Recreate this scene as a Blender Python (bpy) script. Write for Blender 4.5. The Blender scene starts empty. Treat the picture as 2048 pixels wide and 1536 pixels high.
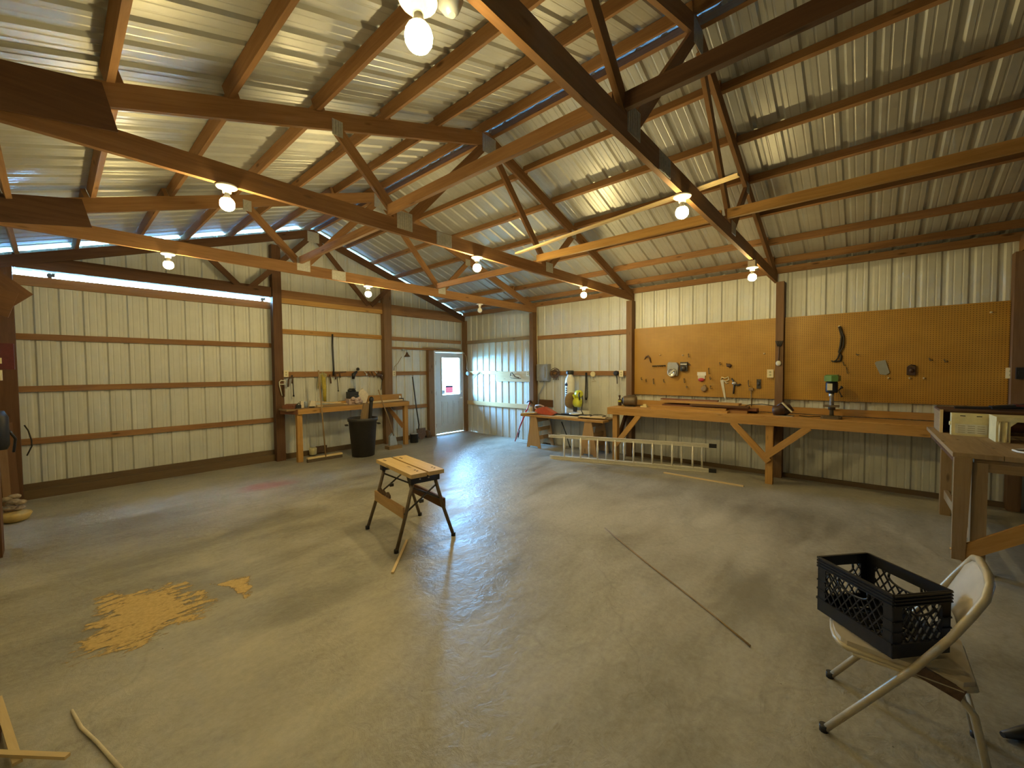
import bpy, math, random
from mathutils import Vector as V, Matrix, Quaternion
random.seed(7)
scn = bpy.context.scene
COL = scn.collection
PI = math.pi

# ------------------------------------------------------------------ materials
def nm(name):
    m = bpy.data.materials.new(name); m.use_nodes = True
    nt = m.node_tree; b = nt.nodes['Principled BSDF']
    return m, nt, b
def N(nt, t, **kw):
    n = nt.nodes.new(t)
    for k, v in kw.items(): setattr(n, k, v)
    return n
def ramp(nt, fac, stops):
    r = N(nt, 'ShaderNodeValToRGB')
    while len(r.color_ramp.elements) < len(stops): r.color_ramp.elements.new(0.5)
    for e, (p, c) in zip(r.color_ramp.elements, stops):
        e.position = p; e.color = (*c, 1) if len(c) == 3 else c
    nt.links.new(fac, r.inputs[0]); return r.outputs[0]
def mapped(nt, src, scale, loc=(0, 0, 0)):
    mp = N(nt, 'ShaderNodeMapping'); mp.inputs['Scale'].default_value = scale; mp.inputs['Location'].default_value = loc
    nt.links.new(src, mp.inputs['Vector']); return mp.outputs[0]
def noise(nt, vec, scale, detail=4, rough=.6, dist=0):
    n = N(nt, 'ShaderNodeTexNoise'); n.inputs['Scale'].default_value = scale; n.inputs['Detail'].default_value = detail
    n.inputs['Roughness'].default_value = rough; n.inputs['Distortion'].default_value = dist
    nt.links.new(vec, n.inputs['Vector']); return n.outputs['Fac']
def mixc(nt, fac, a, b, mode='MIX'):
    m = N(nt, 'ShaderNodeMix', data_type='RGBA', blend_type=mode)
    for s, v in ((0, fac), (6, a), (7, b)):
        if isinstance(v, (int, float)): m.inputs[s].default_value = v
        elif isinstance(v, tuple): m.inputs[s].default_value = (*v, 1)
        else: nt.links.new(v, m.inputs[s])
    return m.outputs[2]
def math_(nt, op, a, b=0.0, clamp=False):
    m = N(nt, 'ShaderNodeMath', operation=op, use_clamp=clamp)
    for i, v in enumerate((a, b)):
        if isinstance(v, (int, float)): m.inputs[i].default_value = v
        else: nt.links.new(v, m.inputs[i])
    return m.outputs[0]
def bump(nt, b, h, strength, dist=.01):
    n = N(nt, 'ShaderNodeBump'); n.inputs['Strength'].default_value = strength; n.inputs['Distance'].default_value = dist
    nt.links.new(h, n.inputs['Height']); nt.links.new(n.outputs[0], b.inputs['Normal'])

def wood(name, lo, hi, rough=.75, knots=True, contrast=1.0):
    m, nt, b = nm(name)
    uv = N(nt, 'ShaderNodeTexCoord').outputs['UV']
    g = noise(nt, mapped(nt, uv, (2.2, 34, 1)), 1.0, 6, .65, .6)
    l = noise(nt, mapped(nt, uv, (.9, 4, 1)), 1.0, 3, .6)
    f = math_(nt, 'ADD', math_(nt, 'MULTIPLY', g, .55), math_(nt, 'MULTIPLY', l, .45))
    oi = N(nt, 'ShaderNodeObjectInfo').outputs['Random']
    f = math_(nt, 'ADD', f, math_(nt, 'MULTIPLY', math_(nt, 'SUBTRACT', oi, .5), .16))
    c = ramp(nt, f, [(.5 - .22 / contrast, lo), (.5 + .2 / contrast, hi)])
    if knots:
        v = N(nt, 'ShaderNodeTexVoronoi', feature='F1'); v.inputs['Scale'].default_value = 1.0
        nt.links.new(mapped(nt, uv, (2.1, 7.5, 1)), v.inputs['Vector'])
        k = ramp(nt, v.outputs['Distance'], [(.05, (1, 1, 1)), (.13, (0, 0, 0))])
        c = mixc(nt, math_(nt, 'MULTIPLY', k, .72), c, tuple(x * .3 for x in lo))
    nt.links.new(c, b.inputs['Base Color']); b.inputs['Roughness'].default_value = rough
    b.inputs['Specular IOR Level'].default_value = .25
    bump(nt, b, g, .25, .003)
    return m
def plain(name, col, rough=.5, metal=0.0, var=.12, scale=18, spec=.5):
    m, nt, b = nm(name)
    o = N(nt, 'ShaderNodeTexCoord').outputs['Object']
    f = noise(nt, o, scale, 4, .6)
    c = ramp(nt, f, [(.3, tuple(max(0, x * (1 - var)) for x in col)), (.7, tuple(min(1, x * (1 + var)) for x in col))])
    nt.links.new(c, b.inputs['Base Color']); b.inputs['Roughness'].default_value = rough; b.inputs['Metallic'].default_value = metal
    b.inputs['Specular IOR Level'].default_value = spec
    return m

M = {}
M['wood'] = wood('framing lumber', (.185, .088, .034), (.38, .205, .085))
M['post'] = wood('treated post lumber', (.13, .07, .034), (.235, .138, .068))
M['bench'] = wood('bench lumber', (.31, .155, .045), (.56, .325, .105))
M['dark'] = wood('old dark lumber', (.075, .036, .018), (.155, .078, .036))
M['pale'] = wood('pale trim wood', (.58, .43, .22), (.76, .6, .36), knots=False)
M['ply'] = wood('plywood', (.34, .2, .09), (.5, .32, .15), knots=True)
M['weath'] = wood('weathered board', (.2, .13, .065), (.36, .25, .13))
M['redw'] = wood('stained board', (.14, .05, .025), (.26, .11, .055))
M['pine'] = wood('planed pine', (.5, .34, .15), (.66, .48, .24))
M['base'] = wood('grade board', (.1, .065, .035), (.17, .115, .06), knots=False)

def sheet_mat(name='galvanised sheet', col=(.6, .6, .54), metal=.12, rough=.5):
    m, nt, b = nm(name)
    o = N(nt, 'ShaderNodeTexCoord').outputs['Object']
    f = noise(nt, o, 5, 6, .65); s = noise(nt, mapped(nt, o, (9, 9, .8)), 1, 3, .6); d = noise(nt, o, 1.1, 3, .6)
    c = ramp(nt, math_(nt, 'ADD', math_(nt, 'MULTIPLY', f, .4), math_(nt, 'ADD', math_(nt, 'MULTIPLY', s, .3), math_(nt, 'MULTIPLY', d, .3))),
             [(.3, tuple(x * .84 for x in col)), (.68, tuple(min(1, x * 1.07) for x in col))])
    nt.links.new(c, b.inputs['Base Color']); b.inputs['Metallic'].default_value = metal
    r = N(nt, 'ShaderNodeMapRange'); r.inputs['To Min'].default_value = rough - .1; r.inputs['To Max'].default_value = rough + .16
    nt.links.new(f, r.inputs['Value']); nt.links.new(r.outputs[0], b.inputs['Roughness'])
    bump(nt, b, d, .12, .03)
    return m
M['sheet'] = sheet_mat()
M['roof'] = sheet_mat('galvanised roof sheet', (.5, .5, .46), .5, .4)
M['cap'] = sheet_mat('ridge cap metal', (.2, .2, .2), .3, .5)
M['galv'] = plain('galvanised plate', (.5, .49, .44), .45, .6, .15, 60)
M['alu'] = plain('brushed aluminium', (.85, .81, .7), .4, .25, .06, 30)
M['steel'] = plain('bare steel', (.5, .49, .47), .35, .8, .1)
M['blacksteel'] = plain('dark steel tube', (.06, .055, .05), .42, .5, .2)
M['bronze'] = plain('brown painted steel', (.13, .095, .06), .45, .3, .2)
M['black'] = plain('black plastic', (.012, .012, .013), .45, 0, .2)
M['crate'] = plain('black crate plastic', (.006, .006, .008), .42, 0, .2)
M['can'] = plain('charcoal rubber bin', (.03, .027, .026), .5, 0, .15)
M['white'] = plain('white plastic', (.75, .73, .68), .45, 0, .05)
M['ivory'] = plain('ivory plastic', (.72, .64, .42), .4, 0, .05)
M['porcelain'] = plain('white porcelain', (.82, .79, .7), .25, 0, .03)
M['cream'] = plain('aged cream plastic', (.68, .6, .33), .5, 0, .12, 9)
M['beige'] = plain('beige enamel', (.46, .39, .26), .38, .1, .18, 12)
M['vinyl'] = plain('beige vinyl', (.5, .43, .32), .45, 0, .1, 8)
M['grey'] = plain('grey enamel', (.3, .31, .31), .4, .2, .08)
M['bluegrey'] = plain('blue grey plastic', (.36, .42, .5), .4, 0, .1)
M['green'] = plain('green enamel', (.1, .2, .05), .4, 0, .15)
M['lime'] = plain('lime tool plastic', (.62, .66, .06), .4, 0, .08)
M['red'] = plain('red paint', (.45, .03, .04), .4, 0, .12)
M['orange'] = plain('orange red plastic', (.5, .09, .03), .42, 0, .15)
M['sign'] = plain('red sign face', (.75, .12, .15), .5, 0, .05)
M['sign'].node_tree.nodes['Principled BSDF'].inputs['Transmission Weight'].default_value = .35; M['sign'].node_tree.nodes['Principled BSDF'].inputs['Roughness'].default_value = .8
M['brown'] = plain('dark brown plastic', (.06, .03, .02), .45, 0, .25)
M['rust'] = plain('rusty iron', (.12, .07, .04), .75, .3, .4, 40)
M['rope'] = plain('straw rope', (.34, .29, .13), .9, 0, .35, 60)
M['cord'] = plain('black cable', (.02, .016, .013), .55, 0, .2)
M['tancord'] = plain('tan cable', (.35, .28, .17), .6, 0, .1)
M['paper'] = plain('crumpled paper', (.68, .6, .45), .8, 0, .1, 25)
M['pink'] = plain('printed bag', (.5, .38, .34), .7, 0, .4, 45)
M['bristle'] = plain('broom bristle', (.1, .075, .05), .9, 0, .3, 90)
M['straw'] = plain('yellow bag', (.5, .36, .12), .7, 0, .2, 14)
M['cloth'] = plain('dusty cloth', (.32, .25, .17), .9, 0, .45, 20)
M['hook'] = plain('peg hook metal', (.12, .09, .05), .5, .5, .2)
M['pin'] = plain('bright pin', (.7, .62, .42), .4, .3, .1)
M['label'] = plain('pale label', (.6, .58, .48), .6, 0, .08)
M['navy'] = plain('dark print', (.03, .04, .09), .6, 0, .1)
M['ink'] = plain('faded print', (.3, .27, .17), .7, 0, .1)
M['doorp'] = plain('door paint', (.5, .52, .52), .42, 0, .06, 6)
M['frame'] = plain('door frame paint', (.6, .58, .52), .5, 0, .08)
M['fluor'] = plain('yellow hose', (.45, .36, .05), .6, 0, .2)
M['hole'] = plain('dark hole', (.02, .015, .01), .9)
M['maroon'] = plain('maroon fabric', (.1, .02, .015), .85, 0, .2)

def floor_mat():
    m, nt, b = nm('stained concrete')
    o = N(nt, 'ShaderNodeTexCoord').outputs['Object']
    big = noise(nt, o, .38, 5, .62, .5); mid = noise(nt, mapped(nt, o, (1.0, 2.4, 1)), 1.3, 6, .66, .4); fine = noise(nt, o, 26, 5, .7)
    f = math_(nt, 'ADD', math_(nt, 'MULTIPLY', big, .5), math_(nt, 'ADD', math_(nt, 'MULTIPLY', mid, .36), math_(nt, 'MULTIPLY', fine, .2)))
    c = ramp(nt, f, [(.34, (.12, .108, .083)), (.46, (.25, .23, .185)), (.56, (.36, .335, .275)), (.7, (.5, .47, .39))])
    # scraped pale trowel streaks
    s = noise(nt, mapped(nt, o, (.9, 5.5, 1), (3, 1, 0)), 1.1, 5, .6, .5)
    c = mixc(nt, math_(nt, 'MULTIPLY', ramp(nt, s, [(.6, (0, 0, 0)), (.75, (1, 1, 1))]), .35), c, (.42, .38, .29))
    # spilled paint flecks and crumbs
    v = N(nt, 'ShaderNodeTexVoronoi'); v.inputs['Scale'].default_value = 3.2; nt.links.new(o, v.inputs['Vector'])
    c = mixc(nt, ramp(nt, v.outputs['Distance'], [(.014, (.8, .8, .8)), (.02, (0, 0, 0))]), c, (.62, .57, .45))
    v2 = N(nt, 'ShaderNodeTexVoronoi'); v2.inputs['Scale'].default_value = 5.5; nt.links.new(mapped(nt, o, (1, 1, 1), (4.3, 2.2, 0)), v2.inputs['Vector'])
    c = mixc(nt, ramp(nt, v2.outputs['Distance'], [(.018, (.75, .75, .75)), (.03, (0, 0, 0))]), c, (.08, .065, .05))
    # red chalk spill
    def blob(x, y, rx, ry, soft=.6):
        mp = mapped(nt, o, (1 / rx, 1 / ry, 0), (-x / rx, -y / ry, 0))
        ln = N(nt, 'ShaderNodeVectorMath', operation='LENGTH'); nt.links.new(mp, ln.inputs[0])
        w = math_(nt, 'ADD', ln.outputs['Value'], math_(nt, 'MULTIPLY', math_(nt, 'SUBTRACT', mid, .5), 1.6))
        return ramp(nt, w, [(soft * .5, (1, 1, 1)), (1, (0, 0, 0))])
    c = mixc(nt, math_(nt, 'MULTIPLY', blob(-5.35, -1.75, .42, .3), .65), c, (.42, .12, .09))
    # oil-darkened areas
    for x, y, rx, ry, a in ((-6.7, -2.2, .8, .45, .55), (-4.0, -7.75, .75, .3, .6), (-7.0, -3.5, .7, .3, .45), (-6.2, -5.4, .5, .3, .4), (-5.9, -3.4, .7, .4, .4), (-6.75, -4.55, .75, .5, .35), (-2.2, -7.6, .9, .4, .35)):
        c = mixc(nt, math_(nt, 'MULTIPLY', blob(x, y, rx, ry), a), c, (.13, .118, .094))
    # hairline crack
    cr = N(nt, 'ShaderNodeTexVoronoi', feature='DISTANCE_TO_EDGE'); cr.inputs['Scale'].default_value = .42
    wob = N(nt, 'ShaderNodeVectorMath', operation='ADD'); nt.links.new(o, wob.inputs[0])
    nz = N(nt, 'ShaderNodeTexNoise'); nz.inputs['Scale'].default_value = 2.2; nt.links.new(o, nz.inputs['Vector'])
    sc = N(nt, 'ShaderNodeVectorMath', operation='SCALE'); sc.inputs['Scale'].default_value = .35; nt.links.new(nz.outputs['Color'], sc.inputs[0]); nt.links.new(sc.outputs[0], wob.inputs[1])
    nt.links.new(wob.outputs[0], cr.inputs['Vector'])
    c = mixc(nt, math_(nt, 'MULTIPLY', ramp(nt, cr.outputs['Distance'], [(.0012, (1, 1, 1)), (.003, (0, 0, 0))]), .18), c, (.1, .09, .07))
    nt.links.new(c, b.inputs['Base Color'])
    rr = N(nt, 'ShaderNodeMapRange'); rr.inputs['From Min'].default_value = .35; rr.inputs['From Max'].default_value = .7
    rr.inputs['To Min'].default_value = .33; rr.inputs['To Max'].default_value = .52
    nt.links.new(mid, rr.inputs['Value']); nt.links.new(rr.outputs[0], b.inputs['Roughness'])
    b.inputs['Specular IOR Level'].default_value = .45
    w = noise(nt, o, 11, 5, .65, .6)
    bump(nt, b, math_(nt, 'ADD', w, math_(nt, 'MULTIPLY', fine, .3)), .36, .02)
    return m
M['floor'] = floor_mat()

def peg_mat():
    m, nt, b = nm('perforated hardboard')
    uv = N(nt, 'ShaderNodeTexCoord').outputs['UV']
    sep = N(nt, 'ShaderNodeSeparateXYZ'); nt.links.new(uv, sep.inputs[0])
    def fr(s):
        t = math_(nt, 'FRACT', math_(nt, 'MULTIPLY', s, 1 / .0254)); d = math_(nt, 'SUBTRACT', t, .5)
        return math_(nt, 'MULTIPLY', d, d)
    d = math_(nt, 'SQRT', math_(nt, 'ADD', fr(sep.outputs[0]), fr(sep.outputs[1])))
    hole = ramp(nt, d, [(.15, (1, 1, 1)), (.2, (0, 0, 0))])
    f = noise(nt, uv, 2.2, 4, .6)
    c = ramp(nt, f, [(.35, (.37, .19, .02)), (.65, (.46, .245, .03))])
    c = mixc(nt, math_(nt, 'MULTIPLY', hole, .9), c, (.04, .02, .008))
    nt.links.new(c, b.inputs['Base Color']); b.inputs['Roughness'].default_value = .5
    return m
M['peg'] = peg_mat()

def emis(name, col, s):
    m, nt, b = nm(name); b.inputs['Base Color'].default_value = (*col, 1)
    b.inputs['Emission Color'].default_value = (*col, 1); b.inputs['Emission Strength'].default_value = s
    return m
BULB = 585.0; SKY = 260.0; EXPO = 0.0
M['bulb'] = emis('lit bulb glass', (1, .775, .335), BULB * .7)
M['bulb_dim'] = emis('lit weaker bulb glass', (1, .775, .335), BULB * .40)
M['bulb_strong'] = emis('lit stronger bulb glass', (1, .785, .35), BULB * 1.55)
def glass_mat():
    m = bpy.data.materials.new('window glass'); m.use_nodes = True; nt = m.node_tree; nt.nodes.clear()
    t = N(nt, 'ShaderNodeBsdfTransparent'); t.inputs[0].default_value = (.95, .97, .97, 1)
    g = N(nt, 'ShaderNodeBsdfGlossy'); g.inputs['Roughness'].default_value = .03
    fr = N(nt, 'ShaderNodeFresnel'); fr.inputs[0].default_value = 1.45
    mx = N(nt, 'ShaderNodeMixShader'); o = N(nt, 'ShaderNodeOutputMaterial')
    nt.links.new(fr.outputs[0], mx.inputs[0]); nt.links.new(t.outputs[0], mx.inputs[1]); nt.links.new(g.outputs[0], mx.inputs[2]); nt.links.new(mx.outputs[0], o.inputs[0])
    return m
M['glass'] = glass_mat()
def dust_mat():
    m = bpy.data.materials.new('sawdust'); m.use_nodes = True; nt = m.node_tree; b = nt.nodes['Principled BSDF']
    o = N(nt, 'ShaderNodeTexCoord').outputs['Object']; uv = N(nt, 'ShaderNodeTexCoord').outputs['UV']
    n = noise(nt, o, 40, 5, .7); n2 = noise(nt, mapped(nt, o, (3, 8, 1)), 1.6, 5, .65, .8)
    c = ramp(nt, n, [(.3, (.46, .32, .13)), (.7, (.66, .48, .22))])
    nt.links.new(c, b.inputs['Base Color']); b.inputs['Roughness'].default_value = .95
    sep = N(nt, 'ShaderNodeSeparateXYZ'); nt.links.new(uv, sep.inputs[0])
    edge = math_(nt, 'ADD', math_(nt, 'MULTIPLY', sep.outputs[0], 1.0), math_(nt, 'MULTIPLY', math_(nt, 'SUBTRACT', n2, .5), 3.4))
    edge = math_(nt, 'ADD', edge, math_(nt, 'MULTIPLY', math_(nt, 'SUBTRACT', n, .5), .8))
    nt.links.new(ramp(nt, edge, [(.16, (0, 0, 0)), (.5, (1, 1, 1))]), b.inputs['Alpha'])
    return m
M['dust'] = dust_mat()

# ------------------------------------------------------------------ mesh builder
class MB:
    def __init__(s): s.v = []; s.f = []; s.uv = []; s.sm = []
    def face(s, idx, uvs, smooth=False): s.f.append(idx); s.uv.append(uvs); s.sm.append(smooth)
    def hexa(s, c, ax, L, w, h):
        ru, rv = random.random() * 9, random.random() * 9
        i0 = len(s.v); x, y, z = ax
        for a, b, d in ((0, -1, -1), (0, 1, -1), (0, 1, 1), (0, -1, 1), (1, -1, -1), (1, 1, -1), (1, 1, 1), (1, -1, 1)):
            s.v.append(c + x * (a * L) + y * (b * w / 2) + z * (d * h / 2))
        def q(a, b, cc, d, wv, off): s.face([i0 + a, i0 + b, i0 + cc, i0 + d], [(ru, rv + off), (ru + L, rv + off), (ru + L, rv + off + wv), (ru, rv + off + wv)])
        q(0, 4, 5, 1, w, 0) ; q(3, 2, 6, 7, h, 0)
        s.uv[-1] = [(ru, rv), (ru, rv + w), (ru + L, rv + w), (ru + L, rv)]
        q(0, 3, 7, 4, h, 1.3); s.uv[-1] = [(ru, rv + 1.3), (ru, rv + 1.3 + h), (ru + L, rv + 1.3 + h), (ru + L, rv + 1.3)]
        q(1, 5, 6, 2, h, 2.1)
        s.face([i0, i0 + 1, i0 + 2, i0 + 3], [(ru, rv), (ru + .01, rv + w), (ru + .02, rv + w), (ru + .01, rv)])
        s.face([i0 + 4, i0 + 7, i0 + 6, i0 + 5], [(ru, rv), (ru + .01, rv), (ru + .02, rv + w), (ru + .01, rv + w)])
        return s
    def bar(s, p, q, w, h, up=(0, 0, 1)):
        p, q, up = V(p), V(q), V(up); d = q - p; L = d.length; x = d / L
        y = up.cross(x)
        if y.length < 1e-4: y = V((0, 1, 0)).cross(x) if abs(x.y) < .9 else V((1, 0, 0)).cross(x)
        y.normalize(); z = x.cross(y)
        return s.hexa(p, (x, y, z), L, w, h)
    def box(s, x0, x1, y0, y1, z0, z1):
        dx, dy, dz = x1 - x0, y1 - y0, z1 - z0; cx, cy, cz = (x0 + x1) / 2, (y0 + y1) / 2, (z0 + z1) / 2
        if dx >= dy and dx >= dz: return s.hexa(V((x0, cy, cz)), (V((1, 0, 0)), V((0, 1, 0)), V((0, 0, 1))), dx, dy, dz)
        if dy >= dz: return s.hexa(V((cx, y0, cz)), (V((0, 1, 0)), V((-1, 0, 0)), V((0, 0, 1))), dy, dx, dz)
        return s.hexa(V((cx, cy, z0)), (V((0, 0, 1)), V((1, 0, 0)), V((0, 1, 0))), dz, dx, dy)
    def tube(s, pts, r, n=10, cap=True, closed=False):
        pts = [V(p) for p in pts]; k = len(pts); rs = r if isinstance(r, (list, tuple)) else [r] * k
        i0 = len(s.v); t0 = None; nrm = None; u = 0; us = []
        for i, p in enumerate(pts):
            if closed: t = pts[(i + 1) % k] - pts[i - 1]
            else: t = pts[min(i + 1, k - 1)] - pts[max(i - 1, 0)]
            t.normalize()
            if nrm is None:
                nrm = t.orthogonal().normalized()
            else:
                nrm = nrm - t * nrm.dot(t); nrm.normalize()
                u += (pts[i] - pts[i - 1]).length
            us.append(u); bn = t.cross(nrm)
            for j in range(n):
                a = 2 * PI * j / n; s.v.append(p + (nrm * math.cos(a) + bn * math.sin(a)) * rs[i])
        rng = k if closed else k - 1
        for i in range(rng):
            i2 = (i + 1) % k
            for j in range(n):
                j2 = (j + 1) % n
                s.face([i0 + i * n + j, i0 + i * n + j2, i0 + i2 * n + j2, i0 + i2 * n + j],
                       [(us[i], j * .02), (us[i], j * .02 + .02), (us[i2], j * .02 + .02), (us[i2], j * .02)], True)
        if cap and not closed:
            s.face([i0 + j for j in range(n)][::-1], [(0, 0)] * n); s.face([i0 + (k - 1) * n + j for j in range(n)], [(0, 0)] * n)
        return s
    def lathe(s, prof, o=(0, 0, 0), axis=(0, 0, 1), n=20, smooth=True):
        o, ax = V(o), V(axis).normalized(); e = ax.orthogonal().normalized(); g = ax.cross(e); i0 = len(s.v); k = len(prof)
        for r, z in prof:
            for j in range(n):
                a = 2 * PI * j / n; s.v.append(o + ax * z + (e * math.cos(a) + g * math.sin(a)) * max(r, 1e-4))
        for i in range(k - 1):
            for j in range(n):
                j2 = (j + 1) % n
                s.face([i0 + i * n + j, i0 + i * n + j2, i0 + (i + 1) * n + j2, i0 + (i + 1) * n + j], [(i * .1, j * .05), (i * .1, j * .05 + .05), (i * .1 + .1, j * .05 + .05), (i * .1 + .1, j * .05)], smooth)
        s.face([i0 + j for j in range(n)][::-1], [(0, 0)] * n); s.face([i0 + (k - 1) * n + j for j in range(n)], [(0, 0)] * n)
        return s
    def cyl(s, o, axis, r, L, n=18):
        b = min(r, L) * .06
        return s.lathe([(r - b, 0), (r, b), (r, L - b), (r - b, L)], o, axis, n)
    def ball(s, c, rx, ry=None, rz=None, n=14, m=9):
        ry = ry or rx; rz = rz or rx; c = V(c); i0 = len(s.v)
        for i in range(m + 1):
            th = PI * i / m
            for j in range(n):
                a = 2 * PI * j / n; s.v.append(c + V((rx * math.sin(th) * math.cos(a), ry * math.sin(th) * math.sin(a), -rz * math.cos(th))))
        for i in range(m):
            for j in range(n):
                j2 = (j + 1) % n; s.face([i0 + i * n + j, i0 + i * n + j2, i0 + (i + 1) * n + j2, i0 + (i + 1) * n + j], [(0, 0)] * 4, True)
        return s
    def prism(s, poly, o, ux, uy, th, udir=(1, 0)):
        o, ux, uy, th = V(o), V(ux), V(uy), V(th); k = len(poly); i0 = len(s.v)
        if ux.cross(uy).dot(th) < 0: poly = poly[::-1]
        area = sum(poly[i][0] * poly[(i + 1) % k][1] - poly[(i + 1) % k][0] * poly[i][1] for i in range(k))
        if (area > 0) != (ux.cross(uy).dot(th) > 0): poly = poly[::-1]
        d = V((udir[0], udir[1])).normalized(); ru, rv = random.random() * 9, random.random() * 9
        uvf = lambda a, b: (ru + a * d.x + b * d.y, rv - a * d.y + b * d.x)
        for a, b in poly: s.v.append(o + ux * a + uy * b)
        for a, b in poly: s.v.append(o + ux * a + uy * b + th)
        uvs = [uvf(*p) for p in poly]
        s.face(list(range(i0, i0 + k))[::-1], uvs[::-1]); s.face(list(range(i0 + k, i0 + 2 * k)), uvs)
        for i in range(k):
            j = (i + 1) % k; s.face([i0 + i, i0 + j, i0 + k + j, i0 + k + i], [uvs[i], uvs[j], (uvs[j][0], uvs[j][1] + th.length), (uvs[i][0], uvs[i][1] + th.length)])
        return s
    def xf(s, mt, a=0):
        for i in range(a, len(s.v)): s.v[i] = mt @ s.v[i]
        return s
    def mesh(s, name, mat):
        me = bpy.data.meshes.new(name); me.from_pydata([tuple(v) for v in s.v], [], s.f)
        ul = me.uv_layers.new(name='UVMap').data; i = 0
        for uvs in s.uv:
            for u in uvs: ul[i].uv = u; i += 1
        me.polygons.foreach_set('use_smooth', s.sm); me.materials.append(mat); me.update()
        return me
INV = {}
def obj(name, mb, mat, parent=None, world=True, label=None):
    """one mesh object; a part's builder holds world coordinates when world is True, else the parent's"""
    if isinstance(mat, str): mat = M[mat]
    if parent is not None and world: mb.xf(INV[parent.name])
    o = bpy.data.objects.new(name, mb.mesh(name, mat)); COL.objects.link(o)
    if parent is not None:
        o.parent = parent
        INV[o.name] = INV[parent.name]
    if label: o['label'] = label
    return o
def tag(o, label, cat, group=None, kind=None):
    if label: o['label'] = label
    if cat: o['category'] = cat
    if group: o['group'] = group
    if kind: o['kind'] = kind
    return o
def thing(name, loc, label, cat, group=None, rz=0):
    o = bpy.data.objects.new(name, None); COL.objects.link(o); o.empty_display_size = .1
    o.location = loc; o.rotation_euler = (0, 0, rz)
    INV[o.name] = (Matrix.Translation(V(loc)) @ Matrix.Rotation(rz, 4, 'Z')).inverted()
    return tag(o, label, cat, group)
def single(name, mb, mat, label, cat, group=None, kind=None):
    """a thing that is one mesh, its origin at the middle of its base"""
    lo = V((min(v.x for v in mb.v), min(v.y for v in mb.v), min(v.z for v in mb.v))); hi = V((max(v.x for v in mb.v), max(v.y for v in mb.v), max(v.z for v in mb.v)))
    c = V(((lo.x + hi.x) / 2, (lo.y + hi.y) / 2, lo.z)); mb.xf(Matrix.Translation(-c))
    o = obj(name, mb, mat); o.location = c; INV[o.name] = Matrix.Translation(-c)
    return tag(o, label, cat, group, kind)
def struct(name, mb, mat, parent=None, label=None):
    o = obj(name, mb, mat, parent); 
    INV[o.name] = Matrix.Identity(4) if parent is None else INV[parent.name]
    if parent is None: tag(o, label, None, None, 'structure')
    return o
def copy_tree(o, parent=None):
    c = o.copy(); COL.objects.link(c)
    if parent is not None: c.parent = parent
    for ch in list(o.children): copy_tree(ch, c)
    return c

# ------------------------------------------------------------------ shell
XL, RX, RZ, SL = -7.86, -3.93, 4.52, .335          # left wall, ridge line, ridge height, roof slope
YN = -18.2                                          # near end wall, behind the camera, set far back to weaken bounced light
def zroof(x): return RZ - SL * abs(x - RX)
PER = .2286
PROF = [(-.034, 0), (-.016, .019), (.016, .019), (.034, 0), (.066, 0), (.072, .0022), (.08, .0022), (.086, 0), (.142, 0), (.148, .0022), (.156, .0022), (.162, 0)]
def profile(s0, s1, phase):
    """(s, depth outward) points of the ribbed sheet between s0 and s1"""
    def dep(s):
        t = (s - phase + .034) % PER - .034
        pts = PROF + [(PER - .034, 0)]
        for (a, da), (b, db) in zip(pts, pts[1:]):
            if a <= t <= b: return da + (db - da) * (t - a) / (b - a)
        return 0
    out = [(s0, dep(s0))]; k = math.floor((s0 - phase) / PER) - 1
    while phase + k * PER < s1 + PER:
        for a, d in PROF:
            s = phase + k * PER + a
            if s0 + 1e-4 < s < s1 - 1e-4: out.append((s, d))
        k += 1
    out.append((s1, dep(s1))); return out
def ribbed(mb, s0, s1, phase, fn, zb, zt):
    """fn(s, depth, z) -> point; zb, zt functions of s"""
    P = profile(s0, s1, phase); i0 = len(mb.v)
    for s, d in P: mb.v.append(V(fn(s, d, zb(s)))); mb.v.append(V(fn(s, d, zt(s))))
    for i in range(len(P) - 1):
        a = i0 + 2 * i; mb.face([a, a + 2, a + 3, a + 1], [(P[i][0], 0), (P[i + 1][0], 0), (P[i + 1][0], 3), (P[i][0], 3)])
K = lambda c: (lambda s: c)

mb = MB(); mb.box(-8.1, .3, YN - .1, .12, -.12, 0); struct('floor', mb, 'floor', label='stained grey concrete slab floor')
mb = MB(); mb.box(-30, 30, .5, 26, -.3, -.12); o = struct('ground', mb, plain('gravel yard', (.16, .17, .12), .9, 0, .2, 4), label='gravel yard outside the entry door, darkened to limit bounced daylight')  # ground colour darkened so less daylight bounces up into the roof gaps

gap = .02
wf = MB(); fx = lambda s, d, z: (s, d, z)
ribbed(wf, -4.66, -.98, -4.322, fx, K(0), lambda s: zroof(s) - gap)
ribbed(wf, -.98, .12, -4.322, fx, K(2.17), lambda s: zroof(s) - gap)
ribbed(wf, XL, -4.66, -7.529, fx, K(3.05), lambda s: zroof(s) - gap)
struct('wall_far', wf, 'sheet', label='ribbed galvanised sheet on the gable end wall')
wr = MB()
ribbed(wr, .58 - .0, 2.6, .583, lambda s, d, z: (.10 * max(0, 1 - s / 2.6) + d, -s, z), K(0), K(3.3))
ribbed(wr, 0, .58, .583, lambda s, d, z: (.10 * max(0, 1 - s / 2.6) + d, -s, z), K(0), K(3.3))
ribbed(wr, 2.6, -YN, .583, lambda s, d, z: (d, -s, z), K(0), K(3.3))
struct('wall_right', wr, 'sheet', label='ribbed galvanised sheet on the workbench side wall')
wl = MB(); ribbed(wl, 0, -YN, .2, lambda s, d, z: (XL - d, -s, z), K(0), K(3.3)); struct('wall_left', wl, 'sheet', label='ribbed galvanised sheet on the left side wall')
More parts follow.
